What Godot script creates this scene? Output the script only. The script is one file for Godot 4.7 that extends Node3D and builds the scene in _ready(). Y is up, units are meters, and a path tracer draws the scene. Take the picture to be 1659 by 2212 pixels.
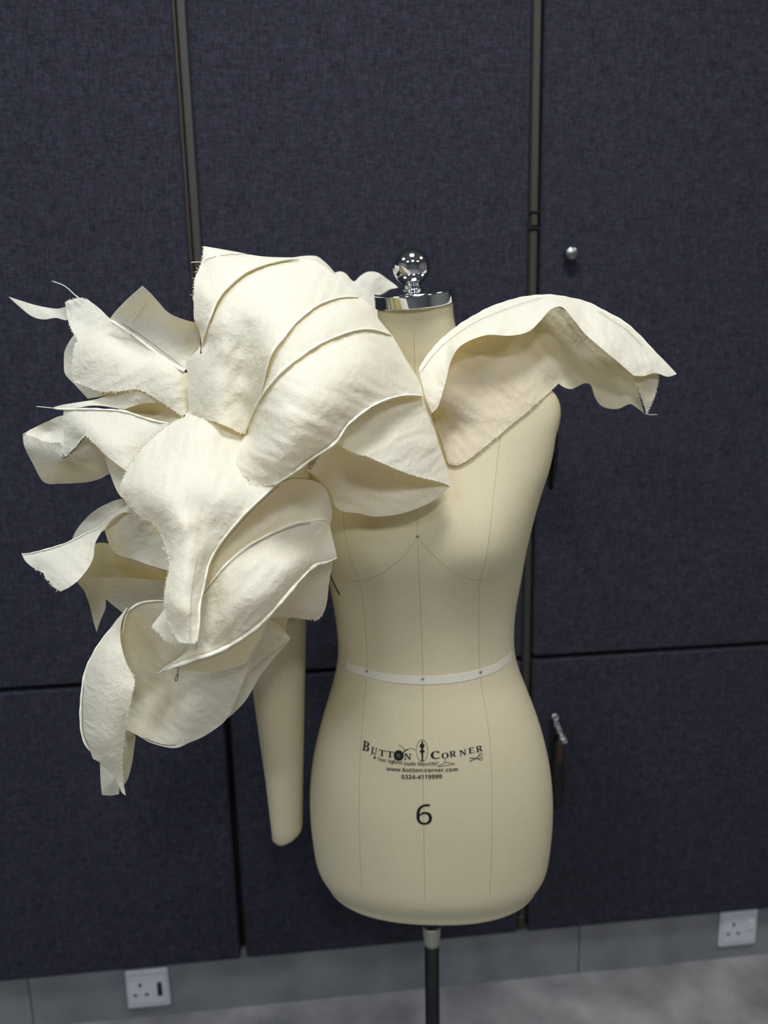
extends Node3D
# A dress form with a muslin toile in front of a wall of acoustic panels. Metres, y up; the panel wall lies across z = 0, the form stands at z = 0.465.

var M := {}
var rng := RandomNumberGenerator.new()
const FORM := Vector3(0.153, 0.0, 0.465)
const FORM_TURN := -9.5

func _ready() -> void:
	rng.seed = 11
	# ---- camera
	var cam := Camera3D.new()
	cam.name = "camera"
	cam.transform = Transform3D(Basis(Vector3(0.994719, -0.021781, 0.100298), Vector3(0.041712, 0.978671, -0.201153), Vector3(-0.093777, 0.204274, 0.974411)), Vector3(0, 1.40, 1.455))
	cam.fov = 67.35
	cam.near = 0.02
	cam.far = 40.0
	var lens := CameraAttributesPhysical.new()
	lens.frustum_focal_length = 18.01
	lens.frustum_focus_distance = 0.84
	lens.frustum_near = 0.02
	lens.frustum_far = 40.0
	lens.exposure_aperture = 2.2
	cam.attributes = lens
	add_child(cam)
	cam.current = true
	# ---- environment
	var env := Environment.new()
	env.background_mode = Environment.BG_COLOR
	env.background_color = Color(0.02, 0.02, 0.022)
	env.tonemap_mode = Environment.TONE_MAPPER_LINEAR
	env.tonemap_exposure = 1.13
	env.sdfgi_enabled = true
	env.ssao_enabled = true
	env.ssil_enabled = true
	var we := WorldEnvironment.new()
	we.name = "environment"
	we.environment = env
	add_child(we)
	make_materials()
	# ---- the ceiling lamps: position, side, energy, colour
	var warm := Color(0.975, 0.985, 1.0)
	var cool := Color(0.86, 0.93, 1.0)
	var lamps := [
		[Vector3(0.10, 2.79, 1.12), 0.42, 2.05, warm, "square ceiling lamp nearest the form, almost above the camera"],
		[Vector3(1.6, 2.79, 1.12), 0.42, 0.5, warm, "square ceiling lamp above the form's bare shoulder"],
		[Vector3(0.10, 2.79, 2.9), 0.42, 3.2, warm, "square ceiling lamp well behind the camera"],
		[Vector3(1.6, 2.79, 2.9), 0.42, 1.0, warm, "square ceiling lamp behind the camera, on the bare side"],
		[Vector3(-1.4, 2.79, 1.12), 0.42, 1.1, cool, "cool white square ceiling lamp over the room's left side"],
		[Vector3(-1.4, 2.79, 2.9), 0.42, 1.9, cool, "cool white square ceiling lamp behind the camera, on the draped side"],
	]
	for l in lamps:
		ceiling_lamp(l[0], l[1], l[2], l[3], l[4])
	build_room()
	build_sockets()
	build_wall_fittings()
	build_form()
	build_print()
	build_garment()
	build_tape_and_pins()

# ---------------------------------------------------------------- helpers
func tag(o: Node, label: String, category := "", group := "") -> void:
	o.set_meta("label", label)
	if category != "":
		o.set_meta("category", category)
	if group != "":
		o.set_meta("group", group)

func thing(called: String, label: String, category: String, at := Vector3.ZERO, group := "") -> Node3D:
	var o := Node3D.new()
	o.name = numbered(called)
	o.position = at
	add_child(o)
	tag(o, label, category, group)
	return o

func numbered(called: String) -> String:
	if not has_node(called):
		return called
	var k := 1
	while has_node("%s_%03d" % [called, k]):
		k += 1
	return "%s_%03d" % [called, k]

func part(called: String, mesh: Mesh, mat: Material, parent: Node, at := Vector3.ZERO) -> MeshInstance3D:
	var o := MeshInstance3D.new()
	o.mesh = mesh
	o.material_override = mat
	o.cast_shadow = GeometryInstance3D.SHADOW_CASTING_SETTING_ON
	if parent == self:
		o.name = numbered(called)
	else:
		var k := 0
		var nm := called
		while parent.has_node(nm):
			k += 1
			nm = "%s_%03d" % [called, k]
		o.name = nm
	o.position = at
	parent.add_child(o)
	return o

func structure(called: String, mesh: Mesh, mat: Material, at: Vector3) -> MeshInstance3D:
	var o := part(called, mesh, mat, self, at)
	o.set_meta("kind", "structure")
	return o

# a box with chamfered edges, centred on its own origin
func box(size: Vector3, c := 0.0) -> ArrayMesh:
	var h := size / 2.0
	c = min(c, min(h.x, min(h.y, h.z)) * 0.98)
	var st := SurfaceTool.new()
	st.begin(Mesh.PRIMITIVE_TRIANGLES)
	st.set_smooth_group(-1)
	if c <= 0.0:
		var bm := BoxMesh.new()
		bm.size = size
		st.append_from(bm, 0, Transform3D())
		return st.commit()
	var pts := PackedVector3Array()
	for sx in [-1.0, 1.0]:
		for sy in [-1.0, 1.0]:
			for sz in [-1.0, 1.0]:
				pts.append(Vector3(sx * h.x, sy * (h.y - c), sz * (h.z - c)))
				pts.append(Vector3(sx * (h.x - c), sy * h.y, sz * (h.z - c)))
				pts.append(Vector3(sx * (h.x - c), sy * (h.y - c), sz * h.z))
	return hull(pts)

# faces of a convex set of points that is symmetric about its origin, as a chamfered box is
func hull(p: PackedVector3Array) -> ArrayMesh:
	var st := SurfaceTool.new()
	st.begin(Mesh.PRIMITIVE_TRIANGLES)
	st.set_smooth_group(-1)
	var id := func(sx: int, sy: int, sz: int, k: int) -> int: return ((sx * 2 + sy) * 2 + sz) * 3 + k
	var faces: Array = []
	for s in 2:
		faces.append([id.call(s, 0, 0, 0), id.call(s, 1, 0, 0), id.call(s, 1, 1, 0), id.call(s, 0, 1, 0)])
		faces.append([id.call(0, s, 0, 1), id.call(1, s, 0, 1), id.call(1, s, 1, 1), id.call(0, s, 1, 1)])
		faces.append([id.call(0, 0, s, 2), id.call(1, 0, s, 2), id.call(1, 1, s, 2), id.call(0, 1, s, 2)])
		for t in 2:
			faces.append([id.call(s, t, 0, 0), id.call(s, t, 1, 0), id.call(s, t, 1, 1), id.call(s, t, 0, 1)])
			faces.append([id.call(s, 0, t, 0), id.call(s, 1, t, 0), id.call(s, 1, t, 2), id.call(s, 0, t, 2)])
			faces.append([id.call(0, s, t, 1), id.call(1, s, t, 1), id.call(1, s, t, 2), id.call(0, s, t, 2)])
			for r in 2:
				faces.append([id.call(s, t, r, 0), id.call(s, t, r, 1), id.call(s, t, r, 2)])
	for f in faces:
		var mid := Vector3.ZERO
		for k in f:
			mid += p[k]
		var nrm: Vector3 = (p[f[1]] - p[f[0]]).cross(p[f[2]] - p[f[0]])
		var ring: Array = f.duplicate()
		if nrm.dot(mid) > 0.0:
			ring.reverse()
		for k in range(1, ring.size() - 1):
			for v in [ring[0], ring[k], ring[k + 1]]:
				st.add_vertex(p[v])
	st.generate_normals()
	return st.commit()

# a profile of (radius, height) turned about y
func lathe(profile: Array, sides := 40, squash := Vector2.ONE) -> ArrayMesh:
	var st := SurfaceTool.new()
	st.begin(Mesh.PRIMITIVE_TRIANGLES)
	var n := profile.size()
	if profile[0][1] > profile[n - 1][1]:
		profile = profile.duplicate()
		profile.reverse()
	for i in n:
		for j in sides:
			var a := TAU * j / sides
			st.add_vertex(Vector3(cos(a) * profile[i][0] * squash.x, profile[i][1], sin(a) * profile[i][0] * squash.y))
	for i in n - 1:
		for j in sides:
			var a := i * sides + j
			var b := i * sides + (j + 1) % sides
			for k in [a, b, a + sides, b, b + sides, a + sides]:
				st.add_index(k)
	st.generate_normals()
	return st.commit()

func smooth_open(pts: PackedVector3Array, step: float) -> PackedVector3Array:
	var out := PackedVector3Array()
	var n := pts.size()
	for i in n - 1:
		var p0 := pts[max(0, i - 1)]
		var p3 := pts[min(n - 1, i + 2)]
		var m: int = max(1, int(ceil(pts[i].distance_to(pts[i + 1]) / step)))
		for k in m:
			out.append(pts[i].cubic_interpolate(pts[i + 1], p0, p3, float(k) / m))
	out.append(pts[n - 1])
	return out

func tube_into(st: SurfaceTool, pts: PackedVector3Array, r: float, sides := 6, start := 0, r_end := -1.0) -> int:
	var n := pts.size()
	var up := Vector3.UP
	for i in n:
		var t := (pts[min(n - 1, i + 1)] - pts[max(0, i - 1)]).normalized()
		var a := t.cross(up)
		if a.length() < 0.05:
			a = t.cross(Vector3.RIGHT)
		a = a.normalized()
		var b := t.cross(a)
		up = -b if i == 0 else (a.cross(t)).normalized()
		var rr := r if r_end < 0.0 else lerpf(r, r_end, float(i) / (n - 1))
		if sides == 8:   # rolled cloth: uneven, thinning out towards its ends
			rr *= 0.72 + 0.28 * sin(i * 0.9 + pts[0].x * 90.0) * sin(i * 0.37 + 1.0)
			rr *= smoothstep(-0.02, 0.12, float(i) / (n - 1)) * smoothstep(-0.02, 0.12, 1.0 - float(i) / (n - 1)) * 0.8 + 0.2
		elif sides > 3 and (i == 0 or i == n - 1):
			rr *= 0.5
		for j in sides:
			var g := TAU * j / sides
			st.add_vertex(pts[i] + (a * cos(g) + b * sin(g)) * rr)
	for i in n - 1:
		for j in sides:
			var p := start + i * sides + j
			var q := start + i * sides + (j + 1) % sides
			for k in [p, p + sides, q, q, p + sides, q + sides]:
				st.add_index(k)
	for j in range(1, sides - 1):
		for k in [start, start + j, start + j + 1]:
			st.add_index(k)
		var e := start + (n - 1) * sides
		for k in [e, e + j + 1, e + j]:
			st.add_index(k)
	return start + n * sides

func tube(pts: PackedVector3Array, r: float, sides := 7, r_end := -1.0) -> ArrayMesh:
	var st := SurfaceTool.new()
	st.begin(Mesh.PRIMITIVE_TRIANGLES)
	tube_into(st, pts, r, sides, 0, r_end)
	st.generate_normals()
	return st.commit()

func triples(a: Array, scale: float) -> PackedVector3Array:
	var out := PackedVector3Array()
	for k in range(0, a.size(), 3):
		out.append(Vector3(a[k], a[k + 1], a[k + 2]) * scale)
	return out

# ---------------------------------------------------------------- materials
func texture(img: Image) -> ImageTexture:
	img.generate_mipmaps()
	return ImageTexture.create_from_image(img)

# plain weave with uneven threads: dark to light round 1
func weave_image(side: int, low: float, high: float, seed_: int, streak: int) -> Image:
	var r := RandomNumberGenerator.new()
	r.seed = seed_
	var v := PackedFloat32Array()
	v.resize(side * side)
	for way in 2:
		for line in side:
			var tone := r.randf()
			var left := 0
			for k in side:
				if left <= 0:
					left = r.randi_range(2, streak)
					tone = clampf(0.5 + 0.33 * r.randfn(), 0.0, 1.0)
				left -= 1
				var at: int = line * side + k if way == 0 else k * side + line
				v[at] += tone * 0.5
	var img := Image.create(side, side, false, Image.FORMAT_RGB8)
	for y in side:
		for x in side:
			var t := v[y * side + x] * 0.85 + 0.15 * r.randf()
			var c := lerpf(low, high, t)
			img.set_pixel(x, y, Color(c, c, c))
	return img

func mottled_image(side: int, a: Color, b: Color, freq: float, seed_: int, grain: float) -> Image:
	var n := FastNoiseLite.new()
	n.seed = seed_
	n.frequency = freq
	n.fractal_octaves = 5
	var src := n.get_seamless_image(side, side)
	var r := RandomNumberGenerator.new()
	r.seed = seed_
	var img := Image.create(side, side, false, Image.FORMAT_RGB8)
	for y in side:
		for x in side:
			var t := clampf(src.get_pixel(x, y).r + grain * r.randfn(), 0.0, 1.0)
			img.set_pixel(x, y, a.lerp(b, t))
	return img

func std(color: Color, rough: float, metal := 0.0) -> StandardMaterial3D:
	var m := StandardMaterial3D.new()
	m.albedo_color = color
	m.roughness = rough
	m.metallic = metal
	return m

func triplanar(m: StandardMaterial3D, per_metre: float) -> StandardMaterial3D:
	m.uv1_triplanar = true
	m.uv1_triplanar_sharpness = 4.0
	m.uv1_scale = Vector3.ONE * per_metre
	return m

func make_materials() -> void:
	var linen := texture(weave_image(256, 0.94, 1.0, 3, 14))
	var crumple_noise := FastNoiseLite.new()
	crumple_noise.seed = 9
	crumple_noise.frequency = 0.012
	crumple_noise.fractal_octaves = 4
	crumple_noise.fractal_type = FastNoiseLite.FRACTAL_RIDGED
	var crumple := texture(crumple_noise.get_seamless_image(512, 512))
	# muslin
	for kind in [["muslin", Color(0.965, 0.953, 0.892), Color(0.86, 0.785, 0.53)], ["sheer", Color(0.945, 0.92, 0.835), Color(0.95, 0.87, 0.66)]]:
		var m := triplanar(std(kind[1], 0.88), 9.0)
		m.albedo_texture = linen
		m.backlight_enabled = true
		m.backlight = kind[2]
		m.heightmap_enabled = true
		m.heightmap_texture = crumple
		m.heightmap_scale = 0.07
		m.metallic_specular = 0.25
		m.cull_mode = BaseMaterial3D.CULL_DISABLED
		M[kind[0]] = m
	var roll: StandardMaterial3D = M.muslin.duplicate()
	roll.backlight_enabled = false
	M.seam_roll = roll
	M.fray = std(Color(0.95, 0.94, 0.885), 0.9)
	M.thread = std(Color(0.13, 0.12, 0.12), 0.8)
	M.thread_pale = std(Color(0.55, 0.51, 0.42), 0.85)
	# canvas of the form
	var cv := triplanar(std(Color(0.79, 0.75, 0.63), 0.82), 7.0)
	cv.albedo_texture = linen
	cv.metallic_specular = 0.3
	M.canvas = cv
	M.seam = std(Color(0.64, 0.59, 0.48), 0.9)
	var tp := triplanar(std(Color(0.83, 0.805, 0.745), 0.85), 30.0)
	tp.albedo_texture = linen
	M.tape = tp
	M.ink = std(Color(0.035, 0.035, 0.04), 0.6)
	M.chrome = std(Color(0.86, 0.87, 0.88), 0.07, 1.0)
	M.steel = std(Color(0.62, 0.63, 0.64), 0.3, 1.0)
	M.dark_steel = std(Color(0.18, 0.18, 0.185), 0.35, 0.8)
	M.cord = std(Color(0.20, 0.17, 0.12), 0.9)
	M.pole = std(Color(0.012, 0.012, 0.014), 0.7)
	M.collar = std(Color(0.62, 0.62, 0.57), 0.45, 0.6)
	# wall
	var tweed := triplanar(std(Color(0.238, 0.241, 0.285), 0.95), 2.2)
	tweed.albedo_texture = texture(weave_image(512, 0.45, 1.15, 21, 16))
	tweed.metallic_specular = 0.2
	M.tweed = tweed
	M.recess = std(Color(0.02, 0.02, 0.022), 0.9)
	M.post = std(Color(0.17, 0.165, 0.145), 0.6)
	M.wood = std(Color(0.2, 0.16, 0.11), 0.6)
	var plinth := triplanar(std(Color.WHITE, 0.7), 1.3)
	plinth.albedo_texture = texture(mottled_image(256, Color(0.40, 0.41, 0.43), Color(0.50, 0.51, 0.52), 0.02, 5, 0.03))
	M.plinth = plinth
	var floor_m := triplanar(std(Color.WHITE, 0.55), 0.9)
	floor_m.albedo_texture = texture(mottled_image(512, Color(0.44, 0.44, 0.445), Color(0.66, 0.65, 0.65), 0.012, 8, 0.05))
	M.floor = floor_m
	M.paint = std(Color(0.62, 0.62, 0.61), 0.9)
	M.dark_paint = std(Color(0.45, 0.455, 0.47), 0.9)
	M.ceiling = std(Color(0.66, 0.66, 0.66), 0.9)
	M.plastic = std(Color(0.75, 0.76, 0.79), 0.4)
	M.black = std(Color(0.02, 0.02, 0.022), 0.4)
	M.brass = std(Color(0.24, 0.19, 0.13), 0.6, 0.3)
	var lamp := std(Color(0.9, 0.9, 0.9), 0.6)
	lamp.emission_enabled = true
	lamp.emission = Color(1.0, 0.985, 0.95)
	lamp.emission_energy_multiplier = 6.0
	M.lamp = lamp

# ---------------------------------------------------------------- lamps and room
func ceiling_lamp(at: Vector3, side: float, energy: float, color: Color, label: String) -> void:
	var o := thing("ceiling_light", label, "ceiling light", at, "ceiling lights")
	var rim := 0.02
	for k in 4:
		var b := part("frame_bar", box(Vector3(side + 2.0 * rim, 0.02, rim), 0.003), M.plastic, o)
		var out := (side + rim) / 2.0
		b.rotation.y = PI / 2.0 * k
		b.position = Vector3(0, 0, out).rotated(Vector3.UP, b.rotation.y)
	part("diffuser", box(Vector3(side, 0.01, side)), M.lamp, o, Vector3(0, 0.004, 0))
	var l := AreaLight3D.new()
	l.name = "light"
	l.area_size = Vector2(side, side)
	l.area_normalize_energy = true
	l.light_energy = energy
	l.light_color = color
	l.area_range = 12.0
	l.area_attenuation = 2.0
	l.shadow_enabled = true
	l.position = Vector3(0, -0.012, 0)
	l.rotation_degrees.x = -90.0
	o.add_child(l)

func build_room() -> void:
	var x0 := -2.9
	var x1 := 3.3
	var z1 := 5.2
	var top := 2.8
	structure("floor", box(Vector3(x1 - x0 + 0.4, 0.1, z1 + 0.6)), M.floor, Vector3((x0 + x1) / 2, -0.05, z1 / 2))
	structure("ceiling", box(Vector3(x1 - x0 + 0.4, 0.1, z1 + 0.6)), M.ceiling, Vector3((x0 + x1) / 2, top + 0.05, z1 / 2))
	structure("wall_left", box(Vector3(0.1, top, z1)), M.paint, Vector3(x0 - 0.05, top / 2, z1 / 2))
	structure("wall_right", box(Vector3(0.1, top, z1)), M.paint, Vector3(x1 + 0.05, top / 2, z1 / 2))
	structure("wall_front", box(Vector3(x1 - x0 + 0.2, top, 0.1)), M.dark_paint, Vector3((x0 + x1) / 2, top / 2, z1 + 0.05))
	var wall := structure("wall_back", box(Vector3(x1 - x0 + 0.2, top, 0.1)), M.recess, Vector3((x0 + x1) / 2, top / 2, -0.07))
	var w0 := wall.position
	# tweed panels: x from, x to, y from, y to
	var gap := [0.7805, 0.7895]
	var panels := [
		[-1.42, -0.193, gap[1], 2.79], [-0.1705, 0.411, gap[1], 2.79], [0.4335, 1.66, gap[1], 2.79],
		[-1.42, -0.1895, 0.147, gap[0]], [-0.1765, 0.411, 0.147, gap[0]], [0.4335, 1.66, 0.147, gap[0]],
		[-2.9, -1.435, gap[1], 2.79], [-2.9, -1.435, 0.147, gap[0]], [1.68, 3.3, gap[1], 2.79], [1.68, 3.3, 0.147, gap[0]],
	]
	for p in panels:
		part("wall_panel", box(Vector3(p[1] - p[0], p[3] - p[2], 0.048), 0.004), M.tweed, wall, Vector3((p[0] + p[1]) / 2, (p[2] + p[3]) / 2, 0.006) - w0)
	# the posts seen in the joints
	part("joint_post", box(Vector3(0.016, 2.0, 0.03), 0.002), M.post, wall, Vector3(-0.1795, 1.79, 0.006) - w0)
	part("joint_lipping", box(Vector3(0.004, 2.0, 0.04), 0.001), M.wood, wall, Vector3(-0.1905, 1.79, 0.008) - w0)
	var post := part("joint_post", box(Vector3(0.0165, 2.64, 0.032), 0.003), M.post, wall, Vector3(0.4215, 1.467, 0.008) - w0)
	for y in [1.640, 1.612]:
		part("hinge_ring", box(Vector3(0.019, 0.005, 0.038), 0.001), M.recess, post, Vector3(0, y - 1.467, 0.001))
	part("hinge_pin", box(Vector3(0.012, 0.02, 0.04), 0.002), M.post, post, Vector3(0, 1.626 - 1.467, 0.001))
	part("foot_bracket", box(Vector3(0.014, 0.026, 0.03), 0.002), M.brass, post, Vector3(-0.002, 0.172 - 1.467, 0.004))
	# plinth of long tiles under the panels
	var base := structure("baseboard_back", box(Vector3(x1 - x0, 0.144, 0.02)), M.recess, Vector3((x0 + x1) / 2, 0.072, -0.012))
	var joints := [-2.9, -1.84, -0.6365, 0.5625, 1.762, 3.3]
	for k in joints.size() - 1:
		var a: float = joints[k] + 0.001
		var b: float = joints[k + 1] - 0.001
		part("plinth_tile", box(Vector3(b - a, 0.145, 0.012), 0.0015), M.plinth, base, Vector3((a + b) / 2, 0.0725, -0.006) - base.position)
	# the other three walls have a plain skirting
	for s in [["baseboard_left", x0 + 0.006, 0.0], ["baseboard_right", x1 - 0.006, 0.0]]:
		structure(s[0], box(Vector3(0.012, 0.1, z1 - 0.03), 0.002), M.plinth, Vector3(s[1], 0.05, z1 / 2 + 0.01))

func build_sockets() -> void:
	var spots := [
		[Vector3(-0.391, 0.077, 0.0), true, "white square wall socket with a black rocker switch, on the plinth"],
		[Vector3(0.936, 0.085, 0.0), false, "white square wall socket with a white rocker switch, on the plinth"],
	]
	for s in spots:
		var o := thing("wall_socket", s[2], "wall socket", s[0], "wall sockets on the plinth")
		part("plate", box(Vector3(0.090, 0.092, 0.009), 0.003), M.plastic, o, Vector3(0, 0, 0.0045))
		part("raised_face", box(Vector3(0.078, 0.066, 0.003), 0.001), M.plastic, o, Vector3(0, 0, 0.0102))
		for h in [[-0.008, 0.014, 0.005, 0.009], [-0.020, -0.010, 0.008, 0.005], [0.004, -0.010, 0.008, 0.005]]:
			part("pin_hole", box(Vector3(h[2], h[3], 0.001)), M.black, o, Vector3(h[0] - 0.006, h[1], 0.0118))
		if s[1]:
			part("rocker", box(Vector3(0.009, 0.032, 0.005), 0.001), M.black, o, Vector3(0.026, 0.002, 0.013))
		else:
			part("rocker", box(Vector3(0.016, 0.026, 0.006), 0.0015), M.plastic, o, Vector3(0.026, 0.012, 0.013))

func build_wall_fittings() -> void:
	# round knob on the upper panel
	var wall := get_node("wall_back")
	var panel: Node3D = wall.get_node("wall_panel_002")
	var kn := part("knob", lathe([[0.0, 0.030], [0.006, 0.0295], [0.011, 0.027], [0.0135, 0.022], [0.0125, 0.017], [0.008, 0.013], [0.006, 0.010], [0.006, 0.002], [0.009, 0.0], [0.0, 0.0]], 28), M.steel, panel, Vector3(0.484, 1.566, 0.030) - panel.position - wall.position)
	kn.rotation_degrees.x = 90.0
	kn.set_meta("label", "small round metal knob")
	# black pull with metal rings
	var o := thing("pull_handle", "black elongated pull with small silver rings beside the form's hip", "handle", Vector3(0.486, 0.452, 0.030))
	var pl := part("grip", lathe([[0.0, 0.0], [0.006, 0.004], [0.011, 0.02], [0.014, 0.05], [0.0145, 0.08], [0.012, 0.115], [0.008, 0.14], [0.004, 0.15], [0.0, 0.152]], 20, Vector2(1.0, 0.7)), M.black, o, Vector3(0.003, 0.0, 0.012))
	pl.rotation_degrees.z = 2.0
	part("tongue", box(Vector3(0.012, 0.05, 0.006), 0.002), M.brass, o, Vector3(0.0, 0.135, 0.022))
	part("back_plate", box(Vector3(0.02, 0.075, 0.010), 0.004), M.black, o, Vector3(-0.004, 0.17, 0.005))
	for r in [[-0.008, 0.209, 0.007], [-0.004, 0.192, 0.006], [0.002, 0.178, 0.006], [0.008, 0.163, 0.0065], [0.012, 0.156, 0.0065]]:
		var ring := TorusMesh.new()
		ring.inner_radius = r[2] * 0.5
		ring.outer_radius = r[2]
		ring.rings = 20
		ring.ring_segments = 10
		var q := part("ring", ring, M.chrome, o, Vector3(r[0], r[1], 0.014))
		q.rotation_degrees.x = 70.0

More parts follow.
